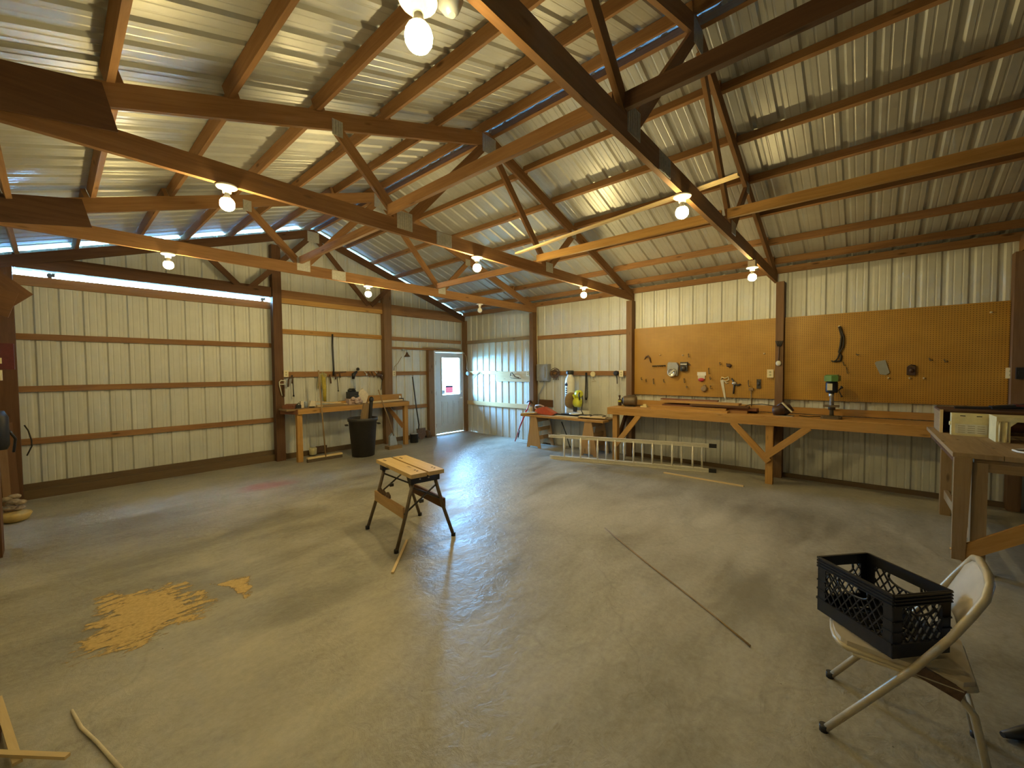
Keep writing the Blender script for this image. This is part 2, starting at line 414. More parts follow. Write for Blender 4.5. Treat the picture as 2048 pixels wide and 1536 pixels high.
wn = MB(); ribbed(wn, XL, 0, 0, lambda s, d, z: (s, YN - d, z), K(0), lambda s: zroof(s)); struct('wall_near', wn, 'dark', label='unseen near end wall in dark lumber tone to cut bounced light')  # unseen wall, given a dark colour so less light bounces back
cl = MB(); cs = 1 / math.hypot(1, SL); nx, nz = SL * cs, cs
ribbed(cl, -.55, -YN + .25, .583, lambda s, d, z: (RX + z + nx * d, -s, RZ - SL * z + nz * d), K(.07), K(4.35))  # overhang past the far gable lengthened to block high sky light
ribbed(cl, -.55, -YN + .25, .46, lambda s, d, z: (RX - z - nx * d, -s, RZ - SL * z + nz * d), K(.07), K(4.35))
struct('ceiling', cl, 'roof', label='underside of the ribbed galvanised roof sheets')
mb = MB(); mb.prism([(-.2, -.04), (0, .027), (.2, -.04), (.2, -.035), (0, .04), (-.2, -.035)], (RX, .55, RZ + .0), (1, 0, 0), (0, 0, 1), (0, YN - .8, 0))
struct('trim_1', mb, 'cap', label='dark folded ridge cap along the roof peak')

# entry door
d1 = thing('door_1', (-.47, -.05, 0), 'pale grey entry door with a bright window at the far right corner', None); d1['kind'] = 'structure'
slab = MB()
X0, X1, W0, W1, Z0, Z1 = -.925, -.015, -.715, -.12, 1.03, 1.995
for a in ((X0, W0, .03, 2.13), (W1, X1, .03, 2.13)): slab.box(a[0], a[1], -.075, -.035, a[2], a[3])
slab.box(W0, W1, -.075, -.035, .03, Z0); slab.box(W0, W1, -.075, -.035, Z1, 2.13)
struct('door_slab', slab, 'doorp', d1)
for a, b in ((-.74, -.52), (-.36, -.14)):
    p = MB()
    for (x0, x1, z0, z1) in ((a, b, .84, .86), (a, b, .24, .26), (a, a + .02, .26, .84), (b - .02, b, .26, .84)): p.box(x0, x1, -.083, -.075, z0, z1)
    p.prism([(a + .045, .3), (b - .045, .3), (b - .045, .8), (a + .045, .8)], (0, -.075, 0), (1, 0, 0), (0, 0, 1), (0, -.007, 0))
    struct('raised_panel', p, 'doorp', d1)
p = MB()
for (x0, x1, z0, z1) in ((W0 - .03, W1 + .03, Z1, Z1 + .03), (W0 - .03, W1 + .03, Z0 - .03, Z0), (W0 - .03, W0, Z0, Z1), (W1, W1 + .03, Z0, Z1)): p.box(x0, x1, -.09, -.075, z0, z1)
struct('window_trim', p, 'doorp', d1)
p = MB(); p.box(W0, W1, -.058, -.052, Z0, Z1); struct('window_pane', p, 'glass', d1)
p = MB(); p.lathe([(.03, 0), (.03, .012), (.012, .016), (.012, .05)], (-.075, -.075, .93), (0, -1, 0), 14); p.bar((-.075, -.125, .93), (-.175, -.125, .925), .014, .02); struct('lever_handle', p, 'alu', d1)
p = MB(); p.lathe([(.03, 0), (.03, .014), (.018, .02), (.018, .03)], (-.075, -.075, 1.1), (0, -1, 0), 14); struct('deadbolt', p, 'alu', d1)
for z in (.25, 1.08, 1.86):
    p = MB(); p.box(-.955, -.915, -.085, -.075, z - .05, z + .05); p.tube([(-.937, -.088, z - .05), (-.937, -.088, z + .05)], .008, 8); struct('hinge', p, 'bronze', d1)
p = MB(); p.box(-.985, -.935, -.1, .02, 0, 2.16); p.box(-.935, -.0, -.1, .02, 2.135, 2.17); p.box(-.013, -.002, -.1, .02, 0, 2.14); p.box(-.002, .13, -.045, .02, 0, 2.2); struct('door_frame', p, 'frame', d1)
p = MB(); p.box(-.935, -.0, -.1, .03, 0, .02); struct('threshold', p, 'alu', d1)
s = MB(); s.box(-.595, -.345, -.066, -.06, 1.075, 1.225)
sg = single('window_sign', s, 'sign', 'red sign taped low in the bright window of the entry door', 'sign')
p = MB(); p.box(-.597, -.343, -.0665, -.0595, 1.225, 1.265); obj('dark_header', p, 'navy', sg)
for i in range(4):
    p = MB(); p.box(-.575, -.575 + (.2, .17, .19, .12)[i], -.0672, -.066, 1.195 - i * .03, 1.203 - i * .03); obj('print_line', p, plain('pale red print', (.75, .3, .3), .6), sg)
s = MB(); s.box(-.70, -.625, -.066, -.06, 1.045, 1.15); st = single('window_sticker', s, 'white', 'small white sticker at the lower left of the door window', 'sticker')
p = MB(); p.box(-.69, -.635, -.0668, -.066, 1.09, 1.14); obj('printed_patch', p, 'bluegrey', st)

# sliding door, hung outside the end wall
d2 = thing('door_2', (-6.26, .05, .1), 'wide sliding door of ribbed galvanised sheet on four wooden rails', None); d2['kind'] = 'structure'
p = MB(); ribbed(p, -8.0, -4.45, -7.529, lambda s, d, z: (s, .06 + d, z), K(.1), K(2.97)); struct('door_sheet', p, 'sheet', d2)
for z0, z1, m in ((2.835, 2.965, 'wood'), (2.12, 2.2, 'wood'), (1.425, 1.505, 'wood'), (.725, .805, 'wood'), (.1, .2, 'base')):
    p = MB(); p.box(-7.98, -4.47, .02, .058, z0, z1); struct('door_rail', p, m, d2)
for x in (-7.35, -4.78):
    p = MB(); p.box(x - .02, x + .02, .03, .04, 2.96, 3.0); p.lathe([(.03, 0), (.03, .02)], (x, .035, 3.0), (0, 1, 0), 12); p.box(x + .02, x + .05, .03, .04, 2.98, 3.03); struct('door_hanger', p, 'blacksteel', d2)
p = MB(); p.box(-8.06, -7.9, -.12, .085, 0, 3.1); p.box(-4.6, -4.44, .003, .085, 0, 3.1); struct('trim_3', p, 'frame', label='boards added beside the sliding door to seal daylight leaks')  # added outside the opening to stop daylight leaking round the door
p = MB(); p.box(-8.0, -4.45, .09, .16, 3.035, 3.12); struct('trim_2', p, 'galv', label='galvanised track above the sliding door')
p = MB(); p.box(XL + .15, -4.66, -.03, .015, 0, .125); p.box(-8.05, -4.45, .0, .09, -.02, .11); struct('baseboard_far', p, 'base', label='dirty board along the foot of the sliding door opening')
p = MB(); p.box(-4.52, -2.40, -.03, -.002, 0, .1); p.box(-2.21, -1.12, -.03, -.002, 0, .1); struct('baseboard_far', p, 'base', label='grade board along the foot of the end wall')
p = MB(); p.box(-.05, .0, -7.29, -5.01, 0, .06); p.box(-.05, .0, -9.57, -7.39, 0, .06); struct('baseboard_right', p, 'base', label='concrete curb at the foot of the right wall')

# ------------------------------------------------------------------ posts, girts, headers
def post(x0, x1, y0, y1, z1, label, g, m='post'):
    b = MB(); b.box(x0, x1, y0, y1, 0, z1); return single('wall_post', b, m, label, 'post', g)
gf = 'posts of the end wall'; gr = 'posts of the right wall'
post(-4.665, -4.515, -.14, -.002, zroof(-4.6) - .3, 'dark wooden post between the sliding door and the far workbench', gf, 'dark')
post(-2.40, -2.21, -.14, -.002, zroof(-2.3) - .3, 'wooden post behind the right end of the far workbench', gf)
post(.0, .098, -.17, -.05, 3.0, 'wooden corner post right of the entry door', gf)
post(XL + .02, -7.665, -.16, -.002, 3.05, 'dark wooden corner post left of the sliding door', gf, 'dark')
for y0, y1, lab in ((-2.638, -2.536, 'wooden post left of the grey breaker box on the right wall'),
                    (-5.0, -4.89, 'wooden post at the left edge of the left pegboard'),
                    (-7.389, -7.288, 'wooden post between the two pegboards'),
                    (-9.675, -9.572, 'dark wooden post at the right edge of the right pegboard')):
    post(-.16, -.002, y0, y1, 2.955, lab, gr)
gl = 'posts of the left wall'
post(XL + .02, -7.72, -2.45, -2.2, 2.955, 'dark wooden post at the left edge of the photo', gl, 'dark')
post(XL + .02, -7.72, -5.05, -4.9, 2.955, 'wooden post of the left wall beside the camera', gl, 'dark')

def board(name, x0, x1, y0, y1, z0, z1, m, label, cat, g=None):
    b = MB(); b.box(x0, x1, y0, y1, z0, z1); return single(name, b, m, label, cat, g)
gg = 'horizontal wall girts'
F0, F1 = -.04, -.003
board('wall_girt', -4.51, -2.405, F0, F1, 2.385, 2.475, 'bench', 'upper wooden girt above the far workbench', 'girt', gg)
board('wall_girt', -4.51, -2.405, F0, F1, 1.56, 1.665, 'wood', 'tool-hung wooden girt above the far workbench', 'girt', gg)
board('wall_girt', -2.205, -.02, F0, F1, 2.378, 2.462, 'wood', 'upper wooden girt above the entry door', 'girt', gg)
board('wall_girt', -2.205, -1.17, F0, F1, 1.56, 1.65, 'wood', 'middle wooden girt left of the entry door', 'girt', gg)
board('wall_girt', -2.205, -1.17, F0, F1, .745, .83, 'wood', 'lower wooden girt left of the entry door', 'girt', gg)
board('header_board', -4.51, -2.405, -.08, -.004, 3.05, 3.2, 'wood', 'upper header board over the far workbench bay', 'beam', 'header boards of the end wall')
board('header_board', -4.51, -2.405, -.085, -.004, 2.955, 3.047, 'bench', 'lower header board over the far workbench bay', 'beam', 'header boards of the end wall')
board('header_board', -2.205, -.01, -.08, -.004, 2.96, 3.19, 'wood', 'wide header board above the entry door bay', 'beam', 'header boards of the end wall')
board('header_board', -7.66, -4.67, -.1, -.004, 3.04, 3.22, 'dark', 'dark header board above the sliding door', 'beam', 'header boards of the end wall')
board('door_header', -2.205, -.01, -.05, -.004, 2.175, 2.225, 'wood', 'thin wooden header just above the entry door', 'beam')
board('door_stud', -1.155, -.99, -.11, -.004, 0, 2.17, 'post', 'wooden stud at the hinge side of the entry door', 'post')
def rx(y): return .10 * max(0, 1 + y / 2.6)
def rgirt(ya, yb, z0, z1, label, m='wood'):
    zm = (z0 + z1) / 2; b = MB(); b.bar((rx(ya) - .022, ya, zm), (rx(yb) - .022, yb, zm), .038, z1 - z0); return single('wall_girt', b, m, label, 'girt', gg)
rgirt(-.19, -2.53, 2.37, 2.455, 'upper girt between the corner and the first right wall post', 'weath')
rgirt(-.19, -1.33, 1.56, 1.645, 'pale middle girt just right of the entry door corner', 'pine')
rgirt(-.19, -2.53, .745, .85, 'pale lower girt lit blue beside the entry door', 'pine')
rgirt(-2.645, -4.885, 2.345, 2.435, 'upper girt above the white tank on the right wall')
rgirt(-2.645, -4.885, 1.54, 1.63, 'tool-hung girt behind the white tank on the right wall')
b = MB(); b.bar((.02, -1.30, 1.51), (-.02, -2.53, 1.505), .03, .25); single('hook_board', b, 'pine', 'wide pale board with a wire hook left of the first right wall post', 'board')
b = MB(); b.tube([(rx(-.72) - .05, -.72, 1.63), (rx(-.72) - .09, -.70, 1.6), (rx(-.72) - .1, -.60, 1.5), (rx(-.72) - .1, -.55, 1.45)], .008, 6); b.tube([(rx(-.72) - .06, -.74, 1.6), (rx(-.72) - .1, -.68, 1.55)], .014, 6); single('wire_hook', b, 'rust', 'rusty hook hanging on the pale middle girt', 'hook')
b = MB(); b.tube([(-.03, -1.83, 1.53), (-.06, -1.87, 1.59), (-.07, -1.92, 1.6), (-.07, -2.02, 1.5), (-.05, -2.12, 1.48)], .012, 6); b.tube([(-.04, -1.82, 1.5), (-.07, -1.9, 1.47), (-.07, -2.2, 1.46)], .007, 6); single('wire_hook', b, 'rust', 'bent rusty hook on the wide pale board', 'hook')

# eave boards along the right wall
YB = (-.17, -2.6, -4.96, -7.27, -9.66)
for i, nme in enumerate(('the corner bay', 'the bay of the white tank', 'the left pegboard bay', 'the right pegboard bay')):
    board('eave_board', -.05, -.008, YB[i + 1] + (.0 if i < 3 else 0), YB[i], 3.10, 3.195, 'wood', 'wooden eave board at the top of ' + nme, 'beam', 'eave boards of the right wall')

# ------------------------------------------------------------------ trusses
TZ = 2.965
def ztop(x): return 4.43 - SL * abs(x - RX)
def plate(mb, c, w, h, y, ang=0):
    """toothed metal plate on the near face"""
    cx, cz = c; ca, sa = math.cos(ang), math.sin(ang)
    ux, uz = V((ca, 0, sa)), V((-sa, 0, ca)); o = V((cx, y, cz)) - ux * w / 2 - uz * h / 2
    mb.prism([(0, 0), (w, 0), (w, h), (0, h)], o, ux, uz, (0, -.003, 0))
    n = max(3, int(w / .022))
    for i in range(n):
        a = (i + .3) * w / n; mb.prism([(a, .006), (a + w / n * .4, .006), (a + w / n * .4, h - .006), (a, h - .006)], o + V((0, -.003, 0)), ux, uz, (0, -.003, 0))
def truss(y, label, gusset=True, chord=(XL, -.0), mat='wood', plates=True, webs=True):
    """near face at y, 38 mm thick, apex over the ridge line"""
    T = thing('roof_truss', (RX, y + .019, TZ), label, 'truss', 'wooden roof trusses'); th = (0, .038, 0)
    a, b = chord
    full = a == XL and b == 0
    poly = [(a, 0), (b, 0), (b, .008), (b - .414, .14), (a + .414, .14), (a, .008)] if full else [(a, .06), (b, .06), (b, .2), (a + .414, .2), (a, .07)]
    p = MB(); p.prism(poly, (0, y, TZ), (1, 0, 0), (0, 0, 1), th); obj('bottom_chord', p, mat, T)
    for sgn in (1, -1):
        p = MB(); xe = 0 if sgn > 0 else XL
        p.prism([(RX, 4.43), (xe, ztop(xe)), (xe, max(ztop(xe) - .147, TZ + .003)), (RX, 4.283)], (0, y + .001, 0), (1, 0, 0), (0, 0, 1), (0, .036, 0), (1, -SL * sgn)); obj('top_chord', p, mat, T)
    if webs:
        for q, r in (((-5.74, 3.69), (-5.14, 3.10)), ((-5.07, 3.10), (-4.02, 4.23)), ((-3.84, 4.23), (-2.79, 3.10)), ((-2.72, 3.10), (-2.12, 3.69))):
            p = MB(); p.bar((q[0], y + .019, q[1]), (r[0], y + .019, r[1]), .034, .089, (0, 0, 1)); obj('web', p, mat, T)
    if plates:
        for c, w, h, ang in (((RX, 4.28), .22, .2, 0),) if not full else (((RX, 4.28), .22, .2, 0), ((-5.1, 3.1), .17, .17, 0), ((-4.62, 3.035), .2, .13, 0), ((-2.75, 3.09), .16, .13, 0), ((-5.74, 3.69), .09, .13, -.75), ((-2.12, 3.70), .12, .12, .75)):
            p = MB(); plate(p, c, w, h, y); obj('metal_plate', p, 'galv', T)
    if gusset:
        p = MB(); p.prism([(XL + .1, .005), (-7.07, .12), (-7.13, ztop(-7.13) - TZ - .02), (-7.5, ztop(-7.5) - TZ + .03), (XL + .1, .24)], (0, y - .002, TZ), (1, 0, 0), (0, 0, 1), (0, -.014, 0)); obj('heel_gusset', p, 'dark', T)
    return T
TYA, TYB, TYC, TYD = -7.285, -4.98, -2.63, -.185
truss(TYA, 'nearest roof truss, crossing above the folding work stand')
truss(TYB, 'middle roof truss with a dark gusset board at the top left')
truss(TYC, 'third roof truss from the camera, small gusset board at its left end')
truss(TYD, 'roof truss flat against the far gable wall', False, (XL + .2, -4.70), 'dark')
truss(-9.66, 'roof truss over the camera, behind the nearest one')

# purlins, one per bay and row
rowsR = [-3.83, -3.23, -2.61, -2.02, -1.40, -.76, -.27]; rowsL = [-4.05, -4.68, -5.29, -5.90, -6.50, -7.10, -7.62]
ORD = ['topmost', 'second', 'third', 'fourth', 'fifth', 'sixth', 'lowest']
bays = [(-2.62, .1, 'between the far gable and the third truss'), (-4.97, -2.60, 'between the third and middle trusses'), (-7.28, -4.95, 'between the middle and nearest trusses'), (-9.68, -7.26, 'between the nearest truss and the camera')]
for side, rows, sg in (('right', rowsR, 1), ('left', rowsL, -1)):
    for r, x in enumerate(rows):
        for bi, (y0, y1, nme) in enumerate(bays):
            dx = (.021 if bi % 2 else -.021) ; xx = x + dx * (1 if r else .3); p = MB(); zt = zroof(xx)
            up = V((SL * sg, 0, 1)).normalized(); c = V((xx, 0, zt)) - up * .048
            p.bar((c.x, y0, c.z), (c.x, y1, c.z), .038, .088, up)
            single('roof_purlin', p, 'wood', f'{ORD[r]} purlin of the {side} roof slope, {nme}', 'purlin', 'roof purlins')

# lateral braces lying on the bottom chords
gb = 'long braces on the trusses'
board('lateral_brace', -5.155, -5.117, TYB + .04, TYC + .001, 3.108, 3.197, 'wood', 'left roof brace from the third truss to the middle truss', 'brace', gb)
board('lateral_brace', -5.29, -5.252, TYA + .04, TYB - .01, 3.108, 3.197, 'wood', 'left roof brace from the middle truss to the nearest truss', 'brace', gb)
board('lateral_brace', -5.24, -5.202, -9.7, TYA - .01, 3.108, 3.197, 'dark', 'left roof brace running from the nearest truss toward the camera', 'brace', gb)
board('lateral_brace', -2.86, -2.822, TYB + .04, TYC + .001, 3.108, 3.197, 'wood', 'right roof brace from the third truss to the middle truss', 'brace', gb)
board('lateral_brace', -3.06, -3.022, TYA + .04, TYB - .01, 3.108, 3.197, 'bench', 'right roof brace from the middle truss to the nearest truss', 'brace', gb)
board('lateral_brace', -3.05, -3.012, -9.7, TYA - .01, 3.108, 3.197, 'bench', 'right roof brace from the nearest truss to the right frame edge', 'brace', gb)
p = MB(); p.bar((-3.47, -4.985, 3.13), (-3.93, -7.58, 3.116), .045, .02); single('wood_lath', p, 'pale', 'thin pale slat laid across the tops of two trusses', 'slat')
p = MB(); p.bar((-7.80, -2.0, 2.58), (-7.575, -2.0, 2.36), .3, .03, (0, 1, 0)); p.bar((-7.8, -2.0, 2.4), (-7.6, -2.0, 2.34), .25, .05, (0, 1, 0)); single('shelf_bracket', p, 'dark', 'sloping dark board bracket high at the left frame edge', 'bracket')

# ------------------------------------------------------------------ lamps
def lamp(x, y, label, box=False, lit=True, m='bulb'):
    z = TZ - .002; dz = .07 if box else 0.0
    t = thing('bulb_lamp', (x, y, z - .2 - dz), label, 'lamp', 'bare bulb lamps under the trusses')
    if box:
        p = MB(); p.box(x - .05, x + .05, y - .04, y + .04, z - dz, z); obj('junction_box', p, 'galv', t)
    z -= dz
    p = MB(); p.lathe([(.062, 0), (.066, -.008), (.06, -.016), (.028, -.022), (.026, -.05), (.022, -.052)], (x, y, z), (0, 0, 1), 20); obj('lampholder', p, 'porcelain', t)
    p = MB(); p.lathe([(.0345, -.093), (.042, -.106), (.046, -.125), (.0435, -.143), (.034, -.158), (.018, -.168), (.001, -.171)], (x, y, z), (0, 0, 1), 16); obj('light_bulb', p, m if lit else 'porcelain', t)
    p = MB(); p.lathe([(.014, -.05), (.016, -.066), (.024, -.08), (.035, -.094)], (x, y, z), (0, 0, 1), 16); obj('bulb_collar', p, 'porcelain', t)
    return t
lamp(-6.54, -7.195, 'glowing bulb nearest the camera at the top of the photo', True, m='bulb_dim')
lamp(-4.22, TYA + .019, 'glowing bulb under the middle of the nearest truss', m='bulb_dim')
lamp(-1.73, TYA + .019, 'glowing bulb under the right end of the nearest truss', True, m='bulb')
lamp(-6.53, TYB + .019, 'glowing bulb under the left end of the middle truss')
lamp(-4.13, TYB + .019, 'glowing bulb under the centre of the middle truss', m='bulb_strong')
lamp(-1.81, TYB + .019, 'glowing bulb under the right end of the middle truss', m='bulb_strong')
lamp(-6.50, TYC + .019, 'glowing bulb before the top of the sliding door')
lamp(-4.16, TYC + .019, 'glowing bulb above the far workbench bay', m='bulb_strong')
lamp(-1.80, TYC + .019, 'unlit white bulb fixture near the far right corner', False, False)
p = MB(); p.lathe([(.03, 0), (.045, -.02), (.05, -.06), (.03, -.1), (.012, -.12)], (-6.42, -7.2, TZ + .05), (0, .2, 1), 14); single('motion_sensor', p, 'grey', 'grey sensor head beside the nearest glowing bulb', 'sensor')

# ------------------------------------------------------------------ pegboards and the right workbench
def quad_board(mb, y0, y1, z0, z1, x0, x1):
    """board in the plane x, its face UV in metres"""
    i = len(mb.v)
    for x in (x0, x1):
        for y, z in ((y0, z0), (y1, z0), (y1, z1), (y0, z1)): mb.v.append(V((x, y, z)))
    uv = [(y0, z0), (y1, z0), (y1, z1), (y0, z1)]
    mb.face([i, i + 1, i + 2, i + 3], uv); mb.face([i + 7, i + 6, i + 5, i + 4], uv[::-1])
    for a in range(4):
        b = (a + 1) % 4; mb.face([i + a, i + 4 + a, i + 4 + b, i + b], [(.0127, .0127)] * 4)
    return mb
pb = quad_board(MB(), -7.284, -5.008, 1.187, 2.427, -.052, -.045); single('pegboard', pb, 'peg', 'left brown pegboard with hooks and small tools on it', 'pegboard', 'brown pegboards')
pb = quad_board(MB(), -9.568, -7.393, 1.19, 2.424, -.052, -.045); single('pegboard', pb, 'peg', 'right brown pegboard behind the drill press', 'pegboard', 'brown pegboards')

bt = thing('workbench', (-.32, -6.8, 0), 'long lumber workbench under the pegboards on the right wall', 'workbench', 'lumber workbenches')
BE = -9.56
for x0, x1 in ((-.638, -.46), (-.455, -.26), (-.255, -.06)):
    p = MB(); p.box(x0, x1, BE, -4.78, .945, .975); obj('top_plank', p, 'bench', bt)
p = MB(); p.box(-.68, -.64, BE, -4.77, .845, .968); obj('front_rail', p, 'bench', bt)
p = MB(); p.box(-.64, -.06, -4.82, -4.78, .845, .945); obj('end_rail', p, 'bench', bt)
p = MB(); p.box(-.055, -.012, -7.285, -5.01, .985, 1.08); obj('back_board', p, 'bench', bt)
p = MB(); p.box(-.055, -.012, BE, -7.395, .985, 1.075); obj('back_board', p, 'bench', bt)
for y in (-4.90, -7.30):
    p = MB(); p.box(-.64, -.55, y - .045, y + .045, 0, .845); obj('leg', p, 'bench', bt)
for a, b in (((-.66, -4.91, .27), (-.66, -5.37, .86)), ((-.66, -7.30, .33), (-.66, -6.83, .86)), ((-.662, -7.25, .39), (-.662, -7.76, .86))):
    p = MB(); p.bar(a, b, .035, .089, (1, 0, 0)); p = MB(); p.bar(a, b, .089, .035, (1, 0, 0)); obj('brace', p, 'bench', bt)
for y in (-4.90, -7.30):
    p = MB(); p.bar((-.57, y, .28), (-.14, y, .86), .04, .085, (0, 0, 1)); obj('brace', p, 'dark', bt)

# L-shaped end table at the right
tb = thing('side_table', (-1.6, -9.3, 0), 'heavy plank table at the right frame edge, cluttered with a case and a stool', 'table')
TXL, TY0, TY1 = -2.57, -8.865, -9.95
for i in range(4):
    y1 = TY0 - i * .272; p = MB(); p.box(TXL, -.69, y1 - .268, y1, .935, .972); obj('top_plank', p, 'weath', tb)
p = MB(); p.box(TXL + .03, TXL + .07, TY1, TY0 - .12, .83, .935); obj('front_rail', p, 'weath', tb)
p = MB(); p.box(TXL + .1, -.72, TY0 - .06, TY0 - .03, .86, .935); obj('end_rail', p, 'dark', tb)
p = MB(); p.prism([(0, .935), (.1, .935), (.075, .10), (.0, .10)], (TXL - .005, TY0 - .008, 0), (0, -1, 0), (0, 0, 1), (.04, 0, 0), (0, 1)); obj('leg_board', p, 'weath', tb)
for x in (-2.5, -.78):
    p = MB(); p.box(x - .045, x + .045, -9.06, -8.975, 0, .9); obj('leg', p, 'weath', tb)
p = MB(); p.bar((TXL + .02, -8.90, .13), (TXL + .02, -9.55, .63), .11, .035, (1, 0, 0)); obj('brace', p, 'bench', tb)
p = MB(); p.bar((-2.44, -9.02, .24), (-.8, -9.02, .24), .035, .09); obj('stretcher', p, 'weath', tb)

def s1(name, mb, mat, label, cat, group=None): return single(name, mb, mat, label, cat, group)
# things on the right bench
t = thing('spray_bottle', (-.3, -4.83, .975), 'small dark bottle with a yellow band at the left end of the workbench', 'bottle')
p = MB(); p.lathe([(.028, 0), (.032, .01), (.032, .11), (.02, .125)], (-.3, -4.83, .975), n=14); obj('bottle_body', p, 'brown', t)
p = MB(); p.lathe([(.033, .07), (.033, .1)], (-.3, -4.83, .975), n=14); obj('label_band', p, 'lime', t)
p = MB(); p.lathe([(.012, .125), (.012, .165), (.016, .166), (.016, .2)], (-.3, -4.83, .975), n=12); p.box(-.34, -.3, -4.838, -4.822, 1.145, 1.17); obj('spray_cap', p, 'rust', t)
t = thing('electric_motor', (-.32, -5.06, .975), 'grey drum shaped electric motor lying on the workbench', 'motor')
p = MB(); p.lathe([(.02, 0), (.085, .005), (.095, .03), (.095, .2), (.085, .24), (.02, .245)], (-.36, -4.93, 1.075), (.25, -1, 0), 20); obj('motor_housing', p, 'bronze', t)
p = MB(); p.lathe([(.03, 0), (.06, .002), (.06, .012), (.02, .02)], (-.362, -4.92, 1.075), (-.25, 1, 0), 16); obj('end_bell', p, 'blacksteel', t)
p = MB(); p.box(-.4, -.26, -5.15, -4.98, .975, .99); obj('mount_base', p, 'blacksteel', t)
p = MB(); p.box(-.33, -.25, -5.13, -5.0, 1.165, 1.185); obj('wiring_box', p, 'bronze', t)
p = MB(); p.box(-.36, -.28, -5.38, -5.26, .975, 1.0); p.box(-.34, -.3, -5.36, -5.3, 1.0, 1.03); s1('scrap_block', p, 'cream', 'small yellowish block next to the grey motor on the workbench', 'block')
GL = 'boards stacked on the workbench'
lum = [((-.52, -5.55), (-.52, -6.74), .975, .14, .03, 'bench', 'front light board at the bottom of the workbench lumber pile'),
       ((-.34, -5.55), (-.36, -6.98), .975, .14, .038, 'wood', 'middle board at the bottom of the workbench lumber pile'),
       ((-.17, -5.63), (-.2, -7.08), .975, .14, .038, 'dark', 'dark board at the back bottom of the lumber pile'),
       ((-.50, -5.48), (-.45, -6.70), 1.006, .11, .03, 'bench', 'split light board on the front of the lumber pile'),
       ((-.30, -5.66), (-.34, -7.10), 1.014, .15, .038, 'redw', 'dark red board in the middle of the lumber pile'),
       ((-.42, -6.15), (-.40, -7.0), 1.053, .1, .03, 'dark', 'short dark board across the right of the lumber pile'),
       ((-.26, -5.62), (-.32, -6.86), 1.084, .17, .032, 'bench', 'wide light board on top of the lumber pile'),
       ((-.13, -5.56), (-.15, -6.5), 1.117, .1, .02, 'redw', 'thin topmost board at the back of the lumber pile')]
for a, b, z, wd, h, m, lab in lum:
    p = MB(); p.bar((*a, z + h / 2), (*b, z + h / 2), wd, h); s1('loose_board', p, m, lab, 'board', GL)
t = thing('circular_saw', (-.42, -7.43, .975), 'dark brown circular saw with a pale guard on the workbench', 'saw')
p = MB(); p.lathe([(.02, 0), (.062, .01), (.07, .05), (.066, .14), (.03, .16)], (-.5, -7.31, 1.045), (.2, -1, .1), 16); p.ball((-.42, -7.44, 1.06), .07, .09, .08); obj('motor_body', p, 'brown', t)
p = MB(); p.tube([(-.42, -7.36, 1.1), (-.42, -7.42, 1.16), (-.42, -7.5, 1.13), (-.42, -7.55, 1.05)], .02, 8); obj('handle', p, 'brown', t)
p = MB(); p.bar((-.5, -7.43, 1.17), (-.5, -7.55, 1.04), .05, .018); obj('blade_guard', p, 'label', t)
p = MB(); p.box(-.52, -.34, -7.56, -7.35, .975, .985); obj('shoe_plate', p, 'steel', t)
p = MB(); p.tube([(-.36, -7.36, 1.1), (-.3, -7.15, 1.12), (-.26, -6.98, 1.1), (-.3, -6.88, 1.06)], .006, 6); obj('power_cord', p, 'cord', t)
t = thing('drill_press', (-.42, -7.98, .975), 'small bench drill press with a green top cover', 'drill press')
cx, cy_ = -.42, -7.98
p = MB(); p.prism([(-.1, -.11), (.1, -.11), (.12, -.08), (.12, .08), (.1, .11), (-.1, .11), (-.12, .08), (-.12, -.08)], (cx, cy_, .975), (1, 0, 0), (0, 1, 0), (0, 0, .025)); p.prism([(-.07, -.08), (.07, -.08), (.07, .08), (-.07, .08)], (cx, cy_, 1.0), (1, 0, 0), (0, 1, 0), (0, 0, .012)); obj('base', p, 'bronze', t)
p = MB(); p.tube([(cx + .06, cy_, 1.0), (cx + .06, cy_, 1.46)], .024, 14); obj('column', p, 'steel', t)
p = MB(); p.box(cx - .1, cx + .08, cy_ - .085, cy_ + .085, 1.135, 1.155); p.lathe([(.04, 0), (.04, .07)], (cx + .06, cy_, 1.085)); obj('work_table', p, 'bronze', t)
p = MB(); p.lathe([(.06, 0), (.068, .02), (.068, .13), (.06, .15)], (cx - .02, cy_, 1.325), n=18); p.box(cx - .02, cx + .09, cy_ - .06, cy_ + .06, 1.33, 1.47); obj('head', p, 'black', t)
p = MB(); p.prism([(-.11, -.07), (.1, -.09), (.14, -.05), (.14, .05), (.1, .09), (-.11, .07), (-.13, .0)], (cx, cy_, 1.48), (1, 0, 0), (0, 1, 0), (0, 0, .075)); p.prism([(-.1, -.06), (.09, -.07), (.09, .07), (-.1, .06)], (cx, cy_, 1.555), (1, 0, 0), (0, 1, 0), (0, 0, .012)); obj('belt_cover', p, 'green', t)
p = MB(); p.lathe([(.03, 0), (.03, -.05), (.02, -.06), (.02, -.1), (.011, -.13), (.004, -.14)], (cx - .03, cy_, 1.325), n=14); obj('quill_chuck', p, 'steel', t)
p = MB(); p.box(cx - .092, cx - .086, cy_ - .01, cy_ + .045, 1.36, 1.45); obj('name_plate', p, 'label', t)
for a in (.4, 2.5, 4.6):
    p = MB(); c = V((cx - .02, cy_ - .075, 1.36)); e = c + V((math.cos(a) * .1, -.03, math.sin(a) * .08)); p.tube([c, e], .006, 6); p.ball(e, .013); obj('feed_handle', p, 'black', t)
p = MB(); p.lathe([(.05, 0), (.055, .02), (.055, .13), (.05, .15)], (cx + .13, cy_, 1.34), n=16); obj('motor', p, 'blacksteel', t)
